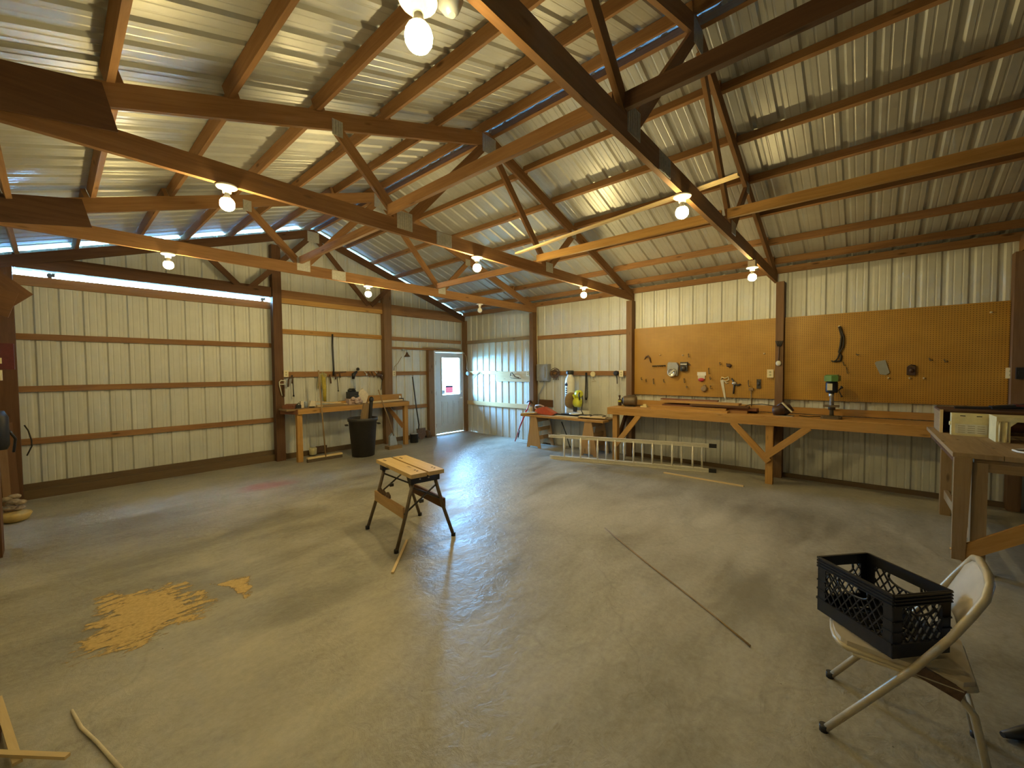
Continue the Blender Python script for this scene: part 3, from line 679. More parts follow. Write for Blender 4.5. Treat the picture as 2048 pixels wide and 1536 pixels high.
p = MB(); p.tube([(cx + .05, cy_ + .12, .99), (cx - .02, cy_ + .25, .983), (cx + .05, cy_ + .36, .983)], .006, 6); obj('power_cord', p, 'cord', t)

# hung on the left pegboard
def px_(y, z, d=.0): return V((-.052 - d, y, z))
p = MB(); p.tube([px_(-5.21, 1.84, .01), px_(-5.24, 1.89, .02), px_(-5.28, 1.905, .02), px_(-5.31, 1.86, .02), px_(-5.335, 1.78, .02)], [.006, .012, .016, .014, .008], 8); s1('sickle_hook', p, 'rust', 'dark curved hook tool at the upper left of the left pegboard', 'hook')
p = MB(); p.tube([px_(-5.36, 1.72, .015), px_(-5.60, 1.725, .015)], .009, 8)
for i in range(7): p.tube([px_(-5.375 - i * .036, 1.72, .01), px_(-5.375 - i * .036, 1.70, .035)], .006, 6)
s1('tool_rack', p, 'hook', 'narrow dark spring-clip rack on the left pegboard', 'rack')
t = thing('wall_meter', (-.1, -5.74, 1.53), 'grey box with a round dial on the left pegboard', 'meter')
p = MB(); p.prism([(0, .05), (.17, .03), (.19, .2), (.16, .265), (.02, .27), (0, .24)], px_(-5.655, 1.51), (0, -1, 0), (0, 0, 1), (-.07, 0, 0)); obj('case', p, 'grey', t)
p = MB(); p.lathe([(.072, 0), (.078, .02), (.066, .03), (.06, .018), (.02, .016)], px_(-5.74, 1.6, .07), (-1, 0, 0), 22); obj('dial_ring', p, 'steel', t)
p = MB(); p.bar(px_(-5.7, 1.57, .09), px_(-5.78, 1.64, .09), .02, .02, (1, 0, 0)); obj('dial_handle', p, 'label', t)
t = thing('tool_holder', (-.09, -5.93, 1.62), 'small black holder right of the grey dial box on the left pegboard', 'holder')
p = MB(); p.box(-.10, -.052, -5.99, -5.87, 1.62, 1.78); p.ball((-.11, -5.93, 1.67), .03, .045, .05); obj('holder_body', p, 'blacksteel', t)
p = MB(); p.box(-.104, -.1, -5.985, -5.875, 1.735, 1.75); obj('bright_strip', p, 'steel', t)
t = thing('carded_package', (-.07, -6.215, 1.45), 'white header carded package hanging on the left pegboard', 'package')
p = MB(); p.box(-.062, -.054, -6.285, -6.145, 1.545, 1.605); obj('header_card', p, 'white', t)
p = MB(); p.box(-.075, -.054, -6.27, -6.16, 1.49, 1.545); obj('clear_pocket', p, 'label', t)
p = MB(); p.ball((-.075, -6.215, 1.475), .02, .05, .03); obj('red_contents', p, 'red', t)
p = MB(); p.lathe([(.005, 0), (.045, .005), (.05, .03), (.03, .05)], px_(-6.265, 1.32), (-1, 0, 0), 16); p.box(-.075, -.053, -6.285, -6.245, 1.35, 1.39); s1('tape_reel', p, 'weath', 'small dull round reel below the carded package', 'reel')
t = thing('hand_saw', (-.07, -6.57, 1.19), 'pale keyhole saw hanging on the left pegboard', 'saw')
p = MB(); p.prism([(-.018, .29), (.028, .28), (-.035, -.02), (-.06, -.02)], px_(-6.535, 1.19, .004), (0, 1, 0), (0, 0, 1), (-.006, 0, 0)); obj('blade', p, 'label', t)
p = MB(); p.tube([px_(-6.52, 1.47, .012), px_(-6.53, 1.52, .012), px_(-6.58, 1.5, .012), px_(-6.625, 1.525, .012), px_(-6.64, 1.48, .012), px_(-6.6, 1.455, .012), px_(-6.56, 1.47, .012), px_(-6.6, 1.42, .012), px_(-6.63, 1.43, .012)], .009, 8); obj('handle', p, 'pin', t)
t = thing('wire_bundle', (-.08, -6.73, 1.28), 'dark pliers and wire bundle right of the pale saw', 'pliers')
p = MB(); p.tube([px_(-6.68, 1.5, .015), px_(-6.71, 1.45, .02), px_(-6.72, 1.38, .02), px_(-6.71, 1.25, .02)], .012, 8); p.tube([px_(-6.70, 1.43, .02), px_(-6.77, 1.39, .02), px_(-6.81, 1.41, .02)], .014, 8); obj('grips', p, 'blacksteel', t)
p = MB(); p.ball(px_(-6.72, 1.42, .02), .02, .035, .03); obj('pivot', p, 'steel', t)
p = MB(); p.box(-.075, -.053, -7.09, -7.035, 1.345, 1.49); p.ball((-.078, -7.065, 1.42), .01, .02, .03); s1('torch_holder', p, 'blacksteel', 'upright black holder near the right edge of the left pegboard', 'holder')
p = MB(); p.ball(px_(-6.64, 1.71, .02), .02, .04, .03); p.tube([px_(-6.6, 1.74, .0), px_(-6.66, 1.68, .03)], .012, 6); s1('knob', p, 'brown', 'dark knob on the middle right of the left pegboard', 'knob')
p = MB(); p.tube([px_(-6.96, 1.33, .02), px_(-6.965, 1.2, .02), px_(-6.97, 1.06, .03)], .008, 6); p.box(-.09, -.06, -6.99, -6.93, 1.31, 1.35); s1('hook_rod', p, 'weath', 'thin brown rod hanging below the left pegboard edge', 'rod')
GH = 'loose peg hooks'
def hook(y, z, ln, lab):
    p = MB(); p.tube([px_(y, z + ln, 0), px_(y, z + ln, .03), px_(y - .01, z, .035), px_(y - .03, z + .01, .05)], .006, 6); s1('peg_hook', p, 'hook', lab, 'hook', GH)
for y, z, ln in ((-5.15, 1.46, .04), (-5.24, 1.42, .05), (-5.38, 1.39, .09), (-5.57, 1.42, .05), (-5.93, 1.42, .07), (-5.97, 1.33, .03), (-6.33, 1.57, .1), (-6.35, 1.48, .04), (-6.36, 1.32, .05), (-6.0, 1.86, .06), (-6.01, 1.72, .03), (-6.5, 1.72, .04), (-6.92, 1.37, .1)): hook(y, z, ln, 'empty dark peg hook on the left pegboard')
for y, z, ln in ((-8.08, 1.69, .05), (-8.12, 1.58, .08), (-8.22, 1.83, .02), (-8.92, 1.74, .03), (-9.05, 1.72, .03)): hook(y, z, ln, 'empty dark peg hook on the right pegboard')
GP = 'pale pegs'
for y, z, lab in ((-5.5, 1.92, 'left pegboard'), (-5.9, 1.9, 'left pegboard'), (-7.13, 1.89, 'left pegboard'), (-8.55, 1.52, 'right pegboard'), (-8.75, 1.52, 'right pegboard'), (-8.88, 1.52, 'right pegboard'), (-9.42, 2.3, 'right pegboard')):
    p = MB(); p.lathe([(.012, 0), (.012, .02), (.005, .03)], px_(y, z), (-1, 0, 0), 10); s1('peg', p, 'pin', 'small pale peg stuck in the ' + lab, 'peg', GP)
t = thing('cable_loop', (-.08, -8.04, 1.72), 'looped dark cable hanging on the right pegboard', 'cable')
p = MB(); p.tube([px_(-8.03, 2.24, .02), px_(-8.06, 2.1, .02), px_(-8.05, 1.98, .02), px_(-8.035, 1.88, .02), px_(-8.06, 1.82, .02), px_(-8.05, 1.76, .02), px_(-7.98, 1.75, .02)], .013, 8); p.tube([px_(-8.04, 2.24, .03), px_(-8.085, 2.08, .03), px_(-8.08, 1.95, .03), px_(-8.04, 1.87, .03), px_(-8.025, 1.8, .03), px_(-7.99, 1.745, .03), px_(-7.95, 1.76, .03)], .009, 8); obj('cable', p, 'cord', t)
p = MB(); p.lathe([(.012, 0), (.012, .03)], px_(-8.03, 2.24), (-1, 0, 0), 10); obj('hanging_peg', p, 'pin', t)
p = MB(); p.prism([(-.06, .08), (.03, .1), (.075, -.07), (.04, -.1), (-.02, -.09), (-.075, .06)], px_(-8.485, 1.66, .002), (0, -1, 0), (0, 0, 1), (-.012, 0, 0)); s1('sandpaper_sheet', p, 'grey', 'tilted grey sheet on the right pegboard', 'sheet')
p = MB(); p.box(-.085, -.053, -8.8, -8.72, 1.56, 1.67); p.ball((-.09, -8.765, 1.62), .015, .025, .025); p.tube([px_(-8.8, 1.68, .02), px_(-8.76, 1.69, .02), px_(-8.73, 1.67, .02)], .008, 6); s1('latch_box', p, 'brown', 'small dark latch on the right pegboard', 'latch')
# on the post between the boards
t = thing('hand_brush', (-.18, -7.335, 1.7), 'hand brush with a pale round end hanging on the post between the pegboards', 'brush')
p = MB(); p.tube([(-.175, -7.34, 2.0), (-.18, -7.338, 1.86), (-.178, -7.335, 1.77)], [.008, .01, .007], 8); obj('handle', p, 'rust', t)
for i in range(5):
    a = (i - 2) * .022; p = MB(); p.tube([(-.18, -7.34 + a * .4, 1.99), (-.185, -7.34 + a, 2.07)], .007, 6); obj('tine', p, 'blacksteel', t)
p = MB(); p.ball((-.18, -7.335, 1.735), .014, .036, .04); obj('round_end', p, 'label', t)
def outlet(c, nrm, label, plug=False):
    c = V(c); n = V(nrm); side = V((0, 0, 1)).cross(n).normalized(); up = V((0, 0, 1))
    t = thing('wall_outlet', c - up * .06, label, 'outlet', 'electrical outlets')
    p = MB(); p.prism([(-.042, -.062), (.042, -.062), (.042, .062), (-.042, .062)], c, side, up, n * .006); p.prism([(-.034, -.05), (.034, -.05), (.034, .05), (-.034, .05)], c - n * .04, side, up, n * .04); obj('cover_plate', p, 'ivory', t)
    for s in (-.022, .022):
        p = MB(); p.lathe([(.016, 0), (.016, .004)], c + up * s + n * .005, n, 12); obj('receptacle', p, plain('receptacle face', (.42, .38, .2), .4), t)
    return t
outlet((-.1, -7.22, 1.58), (-1, 0, 0), 'ivory outlet at the right edge of the left pegboard')
outlet((-.1, -4.76, 1.58), (-1, 0, 0), 'ivory outlet at the post left of the left pegboard')
outlet((-.1, -2.43, 1.58), (-1, 0, 0), 'narrow pale outlet right of the wide pale hook board')
outlet((-4.46, -.1, 1.63), (0, -1, 0), 'ivory outlet above the left end of the far workbench')
outlet((-2.14, -.1, 1.605), (0, -1, 0), 'ivory outlet right of the post at the far workbench')
outlet((-.1, -9.58, 1.585), (-1, .15, 0), 'pale outlet plate at the right edge of the right pegboard')
p = MB(); p.box(-.2, -.16, -9.67, -9.6, 1.52, 1.65); p.box(-.205, -.2, -9.655, -9.615, 1.57, 1.61); s1('switch_box', p, 'black', 'black switch box on the post at the right frame edge', 'switch')

# on the right table
t = thing('wooden_cubby', (-1.02, -9.35, .972), 'dark open wooden box behind the yellowed case on the plank table', 'box')
CX0, CX1, CY0, CY1, CZ0, CZ1 = -1.2, -.72, -9.72, -8.92, .973, 1.215
p = MB(); p.box(CX0, CX1, CY1 - .02, CY1, CZ0, CZ1 - .02); obj('side_panel', p, 'weath', t)
p = MB(); p.box(CX0, CX1, CY0, CY0 + .02, CZ0, CZ1 - .02); obj('side_panel', p, 'dark', t)
p = MB(); p.box(CX0, CX1, CY0, CY1, CZ1 - .02, CZ1); obj('top_panel', p, 'dark', t)
p = MB(); p.box(CX1 - .02, CX1, CY0 + .02, CY1 - .02, CZ0, CZ1 - .02); obj('back_panel', p, 'redw', t)
p = MB(); p.box(CX0 - .012, CX0, CY1 - .022, CY1 + .002, CZ0, CZ1); obj('front_edge', p, 'pale', t)
t = thing('organizer_case', (-1.33, -9.12, .972), 'yellowed plastic organizer case standing on the plank table', 'case')
p = MB(); p.box(-1.37, -1.28, -9.245, -8.985, .973, 1.195); obj('case_body', p, 'cream', t)
p = MB(); p.box(-1.376, -1.37, -9.24, -8.99, 1.155, 1.19); p.box(-1.376, -1.37, -9.23, -9.0, 1.1, 1.135); obj('lid_rib', p, 'cream', t)
for y in (-9.06, -9.17):
    p = MB(); p.box(-1.378, -1.37, y - .018, y + .018, 1.168, 1.176); obj('latch_slot', p, 'hole', t)
p = MB(); p.box(-1.374, -1.37, -9.225, -9.01, .995, 1.09); obj('paper_label', p, 'label', t)
for i in range(4):
    for j in range(3):
        p = MB(); y = -9.03 - j * .065; p.box(-1.3755, -1.374, y - .048, y, 1.005 + i * .021, 1.011 + i * .021); obj('print_line', p, 'ink', t)
p = MB(); p.lathe([(.02, 0), (.02, .012)], (-1.33, -8.985, 1.09), (0, 1, 0), 12); obj('side_knob', p, 'cream', t)
t = thing('step_stool', (-1.5, -9.4, .972), 'cream plastic step stool on the plank table at the right edge', 'stool')
p = MB(); p.box(-1.72, -1.42, -9.66, -9.225, 1.165, 1.205); p.prism([(0, 0), (.3, 0), (.29, -.05), (.01, -.05)], (-1.72, -9.235, 1.165), (1, 0, 0), (0, 0, 1), (0, -.015, 0)); obj('step_top', p, 'cream', t)
for y0, y1 in ((-9.31, -9.225), (-9.66, -9.575)):
    sg = 1 if y0 < -9.5 else -1
    p = MB(); p.prism([(y0, .973), (y1, .973), (y1, 1.165), (y0, 1.165)] if 0 else [(y0 - .01 * 0, .973), (y1, .973), (y1 + .0, 1.165), (y0 - (.04 if y0 > -9.5 else 0), 1.165), (y0, 1.12)] if y0 > -9.5 else [(y0, .973), (y1, .973), (y1, 1.12), (y1 + .04, 1.165), (y0, 1.165)], (-1.71, 0, 0), (0, 1, 0), (0, 0, 1), (.28, 0, 0)); obj('leg_panel', p, 'cream', t)
    for k in (0, 1):
        p = MB(); p.tube([(-1.712, (y0 + y1) / 2 - .02 + .04 * k, .98), (-1.712, (y0 + y1) / 2 - .02 + .04 * k, 1.16)], .008, 6); obj('leg_rib', p, 'cream', t)
t = thing('spray_can', (-1.1, -9.62, 1.215), 'white can with a dark red cap on the wooden box at the right edge', 'can')
p = MB(); p.lathe([(.032, 0), (.034, .005), (.034, .15), (.025, .165)], (-1.1, -9.615, 1.215), n=16); obj('can_body', p, 'white', t)
p = MB(); p.lathe([(.026, .165), (.026, .21), (.02, .215)], (-1.1, -9.615, 1.215), n=14); obj('can_cap', p, 'maroon', t)
for z in (.1, .115):
    p = MB(); p.lathe([(.0348, z), (.0348, z + .005)], (-1.1, -9.615, 1.215), n=16); obj('label_stripe', p, 'ink', t)
p = MB(); p.bar((-.95, -9.05, 1.225), (-.95, -9.56, 1.24), .06, .02); p.bar((-.98, -9.3, 1.24), (-.96, -9.55, 1.275), .1, .03); s1('folded_tool', p, 'black', 'long black tool lying on top of the wooden box', 'tool')
p = MB(); p.box(-1.02, -.9, -9.58, -9.46, 1.26, 1.28); s1('maroon_pad', p, 'maroon', 'small maroon pad beside the white can', 'pad')
p = MB()
for i in range(7): p.ball((-1.95 + random.uniform(-.05, .05), -9.43 + random.uniform(-.05, .03), 1.0 + i * .012), .05, .045, .02, 7, 4)
s1('crumpled_rag', p, 'white', 'crumpled white rag on the plank table at the right frame edge', 'rag')
p = MB(); p.tube([(-2.2, -9.24, .98), (-2.28, -9.25, .98), (-2.36, -9.33, .98), (-2.3, -9.45, .98), (-2.15, -9.45, .98), (-2.12, -9.32, .98)], .008, 6, closed=True); s1('white_loop', p, 'white', 'white wire loop lying on the edge of the plank table', 'loop')

# ------------------------------------------------------------------ corner of the right wall
t = thing('breaker_box', (-.06, -2.87, 1.41), 'grey breaker box on the right wall beside the first post', 'electrical box')
p = MB(); p.box(-.11, -.003, -3.02, -2.7, 1.415, 1.79); obj('box_body', p, 'grey', t)
p = MB(); p.box(-.12, -.11, -3.0, -2.715, 1.44, 1.77); p.box(-.126, -.12, -2.93, -2.77, 1.48, 1.73); obj('box_door', p, 'grey', t)
p = MB(); p.tube([(-.06, -2.86, 1.415), (-.06, -2.86, 1.3), (-.05, -2.72, 1.1), (-.05, -2.69, .8)], .014, 8); obj('conduit', p, 'grey', t)
p = MB(); p.tube([(-.05, -2.68, 1.79), (-.05, -2.67, 2.3), (-.05, -2.67, 3.0)], .008, 6); obj('feed_cable', p, 'ivory', t)
p = MB(); p.bar((-.028, -2.69, .905), (-.028, -3.09, .905), .022, .16); s1('scrap_board', p, 'dark', 'dark short board leaning on the right wall behind the orange saw', 'board')
t = thing('wire_coil', (-.09, -3.2, 1.44), 'tangle of dark wire hung on the girt right of the breaker box', 'wire')
p = MB()
for i in range(5):
    r = .05 + .012 * i; c = V((-.07 - .004 * i, -3.17 - .02 * (i % 3), 1.6 - .03 * (i % 2)))
    p.tube([c + V((0, r * math.cos(a * PI / 6) * 1.3, r * math.sin(a * PI / 6))) for a in range(12)], .008, 6, closed=True)
for i in range(4):
    p.tube([(-.07, -3.12 - i * .04, 1.56), (-.085, -3.15 - i * .035, 1.5), (-.075, -3.14 - i * .045, 1.44)], .009, 6)
obj('coil', p, 'rust', t)
t = thing('white_tank', (-.135, -3.61, .70), 'tall white tank with a black cap against the right wall', 'tank')
p = MB(); p.lathe([(.095, 0), (.105, .02), (.105, .70), (.095, .77), (.06, .83), (.055, .87)], (-.135, -3.61, .70), n=24); obj('tank_body', p, 'white', t)
p = MB(); p.lathe([(.075, .865), (.078, .87), (.078, .94), (.07, .945)], (-.135, -3.61, .70), n=20); obj('cap', p, 'black', t)
p = MB(); p.box(-.245, -.238, -3.62, -3.56, 1.32, 1.37); p.box(-.245, -.238, -3.6, -3.575, 1.37, 1.39); obj('printed_mark', p, 'navy', t)
for i in range(4):
    p = MB(); p.box(-.2445, -.238, -3.605, -3.57, 1.26 - i * .045, 1.285 - i * .045); obj('printed_letter', p, 'navy', t)
p = MB()
for r in (-.014, .0, .014): p.tube([(-.06, -3.96 + r, 1.6), (-.07, -3.97 + r * 1.6, 1.35), (-.07, -3.965 + r * 2, 1.1), (-.065, -3.96 + r, 1.03)], .009, 6)
s1('hanging_strap', p, 'black', 'long black strap hanging right of the white tank', 'strap')
p = MB(); p.lathe([(.035, 0), (.055, .005), (.055, .035), (.035, .04), (.033, .02)], (-.045, -4.12, 1.565), (-1, 0, 0), 18); s1('tape_roll', p, 'ivory', 'pale tape roll hung on the girt', 'roll')
p = MB(); p.tube([(-.07, -4.12, 1.52), (-.075, -4.14, 1.46), (-.07, -4.19, 1.42), (-.075, -4.1, 1.41)], .006, 6); s1('hanging_string', p, 'tancord', 'tan string hanging below the pale tape roll', 'string')
p = MB(); p.lathe([(.03, 0), (.05, .01), (.05, .05), (.03, .07)], (-.045, -4.64, 1.585), (-1, 0, 0), 14); p.tube([(-.1, -4.65, 1.56), (-.1, -4.67, 1.48), (-.09, -4.67, 1.38)], .008, 6); s1('plug_reel', p, 'black', 'round black plug left of the ivory outlet beside the left pegboard', 'plug')
p = MB(); p.tube([(-1.3, -.06, 2.24), (-.45, -.06, 2.26), (-.1, -.06, 2.235), (-.01, -.075, 2.19), (.02, -.19, 2.05), (.03, -.22, 1.85), (.0, -.26, 1.7), (-.0, -.28, 1.66)], .012, 8); s1('door_cable', p, 'tancord', 'tan cable bending round the top corner of the entry door', 'cable')
p = MB(); p.lathe([(.045, 0), (.05, .005), (.05, .05), (.045, .06)], (.03, -.27, 1.58), (-1, -.3, 0), 16); p.lathe([(.03, .06), (.03, .075)], (.03, -.27, 1.58), (-1, -.3, 0), 12); s1('switch_fixture', p, 'bluegrey', 'round pale switch box beside the entry door', 'switch')

# ------------------------------------------------------------------ saw horses with planks
def sawhorse(y, label):
    t = thing('sawhorse', (-.39, y, 0), label, 'sawhorse', 'plywood sawhorses')
    for x in (-.62, -.15):
        p = MB(); p.prism([(-.19, 0), (-.12, 0), (-.1, .035), (.1, .035), (.12, 0), (.19, 0), (.075, .66), (-.075, .66)], (x, y, 0), (0, 1, 0), (0, 0, 1), (.02, 0, 0), (0, 1)); obj('side_panel', p, 'ply', t)
    for z, w_ in ((.6, .1), (.4, .15), (.22, .2)):
        p = MB(); p.box(-.6, -.15, y - w_ * .5, y - w_ * .5 + .02, z - .05, z + .04); obj('cross_rail', p, 'ply', t)
        p = MB(); p.box(-.6, -.15, y - w_ * .5 + .02, y + w_ * .4, z - .05, z - .035); obj('shelf', p, 'ply', t)
    return t
sawhorse(-3.0, 'plywood sawhorse with two open shelves left of the ladder')
sawhorse(-4.33, 'plywood sawhorse standing behind the ladder rungs')
GQ = 'planks across the sawhorses'
board('saw_plank', -.64, -.42, -4.66, -2.66, .661, .7, 'bench', 'front plank laid across both sawhorses', 'plank', GQ)
board('saw_plank', -.35, -.03, -4.62, -2.7, .661, .7, 'weath', 'rear plank laid across both sawhorses', 'plank', GQ)
p = MB(); p.bar((-.56, -3.55, .714), (-.54, -4.08, .714), .11, .025); s1('pale_board', p, 'pale', 'short pale board on the sawhorse planks below the mitre saw', 'board', 'pale boards on the sawhorse planks')
p = MB(); p.bar((-.5, -4.08, .74), (-.42, -4.62, .74), .16, .022); s1('pale_board', p, 'pale', 'pale board on the right end of the sawhorse planks', 'board', 'pale boards on the sawhorse planks')
p = MB(); p.tube([(-.56, -4.34, .76), (-.5, -4.4, .79), (-.42, -4.5, .79), (-.4, -4.6, .77), (-.48, -4.56, .76)], .007, 6); s1('electric_cable', p, 'cord', 'thin black cord loop on the right pale board', 'cord')
p = MB(); p.bar((-.55, -2.66, .71), (-.5, -3.0, .74), .2, .03); s1('pale_board', p, 'pine', 'pale wedge of wood at the left end of the sawhorse planks', 'board')
p = MB(); p.box(-.36, -.3, -2.72, -2.68, .7, .84); s1('wood_peg', p, 'pale', 'short upright pale stick behind the left sawhorse', 'stick')
t = thing('chain_saw', (-.42, -3.25, .7), 'orange red power saw with a black bar on the sawhorse planks', 'saw')
p = MB(); p.prism([(0, .02), (.42, .0), (.5, .04), (.36, .1), (.2, .165), (.06, .14), (-.02, .08)], (-.48, -2.95, .703), (0, -1, 0), (0, 0, 1), (.14, 0, 0)); obj('housing', p, 'orange', t)
p = MB(); p.tube([(-.41, -2.95, .8), (-.41, -2.88, .83), (-.41, -2.9, .88), (-.41, -3.02, .9), (-.41, -3.12, .87)], .018, 8); obj('handle', p, 'pink', t)
p = MB(); p.bar((-.41, -3.45, .73), (-.41, -3.59, .722), .06, .04); obj('bar_cover', p, 'black', t)
t = thing('mitre_saw', (-.35, -3.88, .7), 'lime green mitre saw on the sawhorse planks', 'saw')
p = MB(); p.box(-.47, -.26, -4.2, -3.61, .701, .76); obj('base', p, 'black', t)
p = MB(); p.lathe([(.13, 0), (.13, .02)], (-.38, -3.9, .76), n=24); p.box(-.29, -.265, -4.15, -3.62, .76, .83); obj('fence_table', p, 'alu', t)
p = MB(); p.lathe([(.02, 0), (.15, .004), (.165, .02), (.165, .055), (.14, .065)], (-.36, -3.80, 1.03), (.25, .97, .1), 24); obj('blade_guard', p, 'weath', t)
p = MB(); p.lathe([(.05, 0), (.095, .01), (.1, .08), (.085, .13), (.04, .15)], (-.38, -3.9, 1.0), (-.2, -.98, 0), 18); p.lathe([(.05, 0), (.08, .01), (.08, .1), (.04, .13)], (-.36, -3.92, 1.16), (-.2, -.98, .1), 16); p.bar((-.36, -3.86, 1.16), (-.36, -3.95, 1.0), .08, .06); obj('motor_housing', p, 'lime', t)
p = MB(); p.bar((-.3, -3.84, .8), (-.32, -3.86, 1.0), .07, .05, (1, 0, 0)); obj('arm', p, 'blacksteel', t)
p = MB(); p.tube([(-.36, -4.05, 1.14), (-.4, -4.08, 1.0), (-.42, -4.06, .85), (-.42, -4.1, .77)], .009, 6); obj('power_cord', p, 'cord', t)
p = MB(); p.tube([(-.42, -4.02, 1.2), (-.48, -4.04, 1.16), (-.46, -4.05, 1.06)], .014, 8); obj('handle', p, 'black', t)
t = thing('pry_bar', (-.22, -2.4, 0), 'red pry bar leaning on the right wall left of the sawhorse', 'tool')
p = MB(); p.tube([(-.36, -2.25, .015), (-.3, -2.35, .35), (-.2, -2.5, .78), (-.17, -2.55, .93)], [.011, .013, .014, .012], 8); p.tube([(-.36, -2.32, .16), (-.3, -2.36, .4), (-.22, -2.48, .75)], .01, 8); obj('shaft', p, 'red', t)
p = MB(); p.tube([(-.17, -2.62, .9), (-.17, -2.56, .95), (-.17, -2.5, .95), (-.17, -2.45, .9)], [.008, .018, .018, .006], 8); obj('claw', p, 'black', t)
p = MB(); p.tube([(-.38, -2.36, .12), (-.35, -2.38, .28)], .014, 8); obj('grip', p, 'black', t)
p = MB(); p.tube([(-.22, -3.45, .55), (-.2, -3.55, .3), (-.18, -3.62, .05), (-.18, -3.64, .01)], .011, 6); s1('leaning_rod', p, 'black', 'thin black rod leaning on the wall between the sawhorses', 'rod')

# ------------------------------------------------------------------ ladder lying on its side
t = thing('extension_ladder', (-.85, -5.2, 0), 'aluminium extension ladder on its side in front of the workbench', 'ladder')
A, B = V((-1.245, -3.88, 0)), V((-.452, -6.52, 0)); dr = (B - A).normalized(); sd = V((-dr.y, dr.x, 0))
A2, B2 = A + sd * .075 + dr * .0, B + sd * .075 - dr * .05
Lr = (B - A).length
def rail(a, b, z, h=.058): 
    p = MB(); d = (b - a).normalized(); s_ = V((-d.y, d.x, 0))
    p.bar(a + V((0, 0, z)), b + V((0, 0, z)), .026, h * .16, (0, 0, 1)); p.bar(a + V((0, 0, z - h * .42)), b + V((0, 0, z - h * .42)), .03, h * .16); p.bar(a + V((0, 0, z + h * .42)), b + V((0, 0, z + h * .42)), .03, h * .16); p.bar(a + s_ * .012 + V((0, 0, z)), b + s_ * .012 + V((0, 0, z)), .006, h)
    obj('rail', p, 'alu', t)
rail(A, B - dr * .06, .03); rail(A + dr * .2, B - dr * .06, .43); rail(A2 + dr * .25, B2 - dr * .1, .03, .05); rail(A2 - dr * .05, B2, .41, .05)
for i in range(8):
    q = A + dr * (.28 + i * .31); p = MB(); p.tube([q + V((0, 0, .045)), q + V((0, 0, .2)), q + V((0, 0, .24)), q + V((0, 0, .28)), q + V((0, 0, .42))], [.014, .016, .02, .016, .014], 10); obj('rung', p, 'alu', t)
    q = A2 + dr * (.42 + i * .31); p = MB(); p.tube([q + V((0, 0, .045)), q + V((0, 0, .2)), q + V((0, 0, .24)), q + V((0, 0, .28)), q + V((0, 0, .40))], [.014, .016, .02, .016, .014], 10); obj('rung', p, 'alu', t)
for z in (.03, .43):
    p = MB(); p.bar(B - dr * .07 + V((0, 0, z)), B + dr * .04 + V((0, 0, z)), .045, .06); obj('rubber_foot', p, 'black', t)
p = MB(); p.bar((-.97, -5.92, .008), (-1.01, -7.06, .008), .03, .016); s1('floor_stick', p, 'pale', 'thin pale stick on the floor beside the foot of the ladder', 'stick')

# ------------------------------------------------------------------ far workbench
bf = thing('workbench', (-3.25, -.3, 0), 'lumber workbench against the far wall left of the entry door', 'workbench', 'lumber workbenches')
p = MB(); p.box(-4.62, -2.06, -.53, -.15, .955, .985); obj('worktop', p, 'weath', bf)
p = MB(); p.box(-4.44, -2.06, -.57, -.532, .885, .975); obj('front_rail', p, 'bench', bf)
p = MB(); p.bar((-4.60, -.2, .93), (-4.44, -.55, .93), .035, .09); obj('end_rail', p, 'redw', bf)
for x in (-4.40, -2.12):
    p = MB(); p.box(x - .045, x + .045, -.53, -.45, 0, .89); obj('leg', p, 'bench', bf)
p = MB(); p.bar((-2.16, -.47, .40), (-2.38, -.19, .86), .04, .085); obj('brace', p, 'wood', bf)
p = MB(); p.box(-3.3, -2.0, -.182, -.145, 1.0, 1.13); obj('back_board', p, 'bench', bf)
# things on it
BZ = .985
GB = 'clutter on the far workbench'
p = MB(); p.bar((-4.56, -.42, 1.02), (-4.44, -.3, 1.04), .2, .06); s1('wood_offcut', p, 'redw', 'reddish wood offcut at the left corner of the far workbench', 'offcut')
t = thing('tool_cup', (-4.38, -.4, BZ), 'small black box at the left end of the far workbench', 'box')
p = MB(); p.box(-4.43, -4.34, -.46, -.38, BZ, 1.05); p.tube([(-4.40, -.42, 1.05), (-4.37, -.42, 1.09), (-4.34, -.42, 1.05)], .008, 6); obj('box_body', p, 'black', t)
p = MB(); p.box(-4.31, -4.255, -.36, -.31, BZ, 1.11); s1('small_carton', p, 'paper', 'small upright cream carton at the left of the far workbench', 'carton')
p = MB(); p.lathe([(.03, 0), (.034, .1), (.03, .11)], (-4.205, -.33, BZ), n=14); s1('jar', p, 'bluegrey', 'grey jar between the cream carton and the folded paper', 'jar')
p = MB(); p.prism([(-4.18, 1.0), (-4.04, .99), (-4.05, 1.1), (-4.14, 1.115)], (0, -.4, 0), (1, 0, 0), (0, 0, 1), (0, .06, 0)); s1('folded_paper', p, 'paper', 'folded cream paper on the left of the far workbench', 'paper')
p = MB(); p.box(-4.05, -3.95, -.46, -.4, BZ, 1.02); s1('cream_block', p, 'pale', 'small cream block right of the folded paper', 'block')
p = MB(); p.lathe([(.05, 0), (.05, .02)], (-4.14, -.44, BZ + .0), n=14); s1('round_tin', p, 'black', 'flat black tin at the front of the far workbench', 'tin')
p = MB(); p.bar((-4.1, -.24, 1.09), (-3.4, -.33, 1.0), .035, .018); s1('pale_lath', p, 'pale', 'long pale lath on the left half of the far workbench', 'lath', 'pale laths on the far workbench')
p = MB(); p.bar((-3.75, -.22, 1.04), (-3.5, -.26, 1.04), .1, .02); s1('pale_lath', p, 'pale', 'short pale board behind the long lath on the far workbench', 'lath', 'pale laths on the far workbench')
p = MB(); p.bar((-2.95, -.38, 1.0), (-2.1, -.34, 1.005), .07, .03); s1('pale_lath', p, 'pale', 'pale lath on the right half of the far workbench', 'lath', 'pale laths on the far workbench')
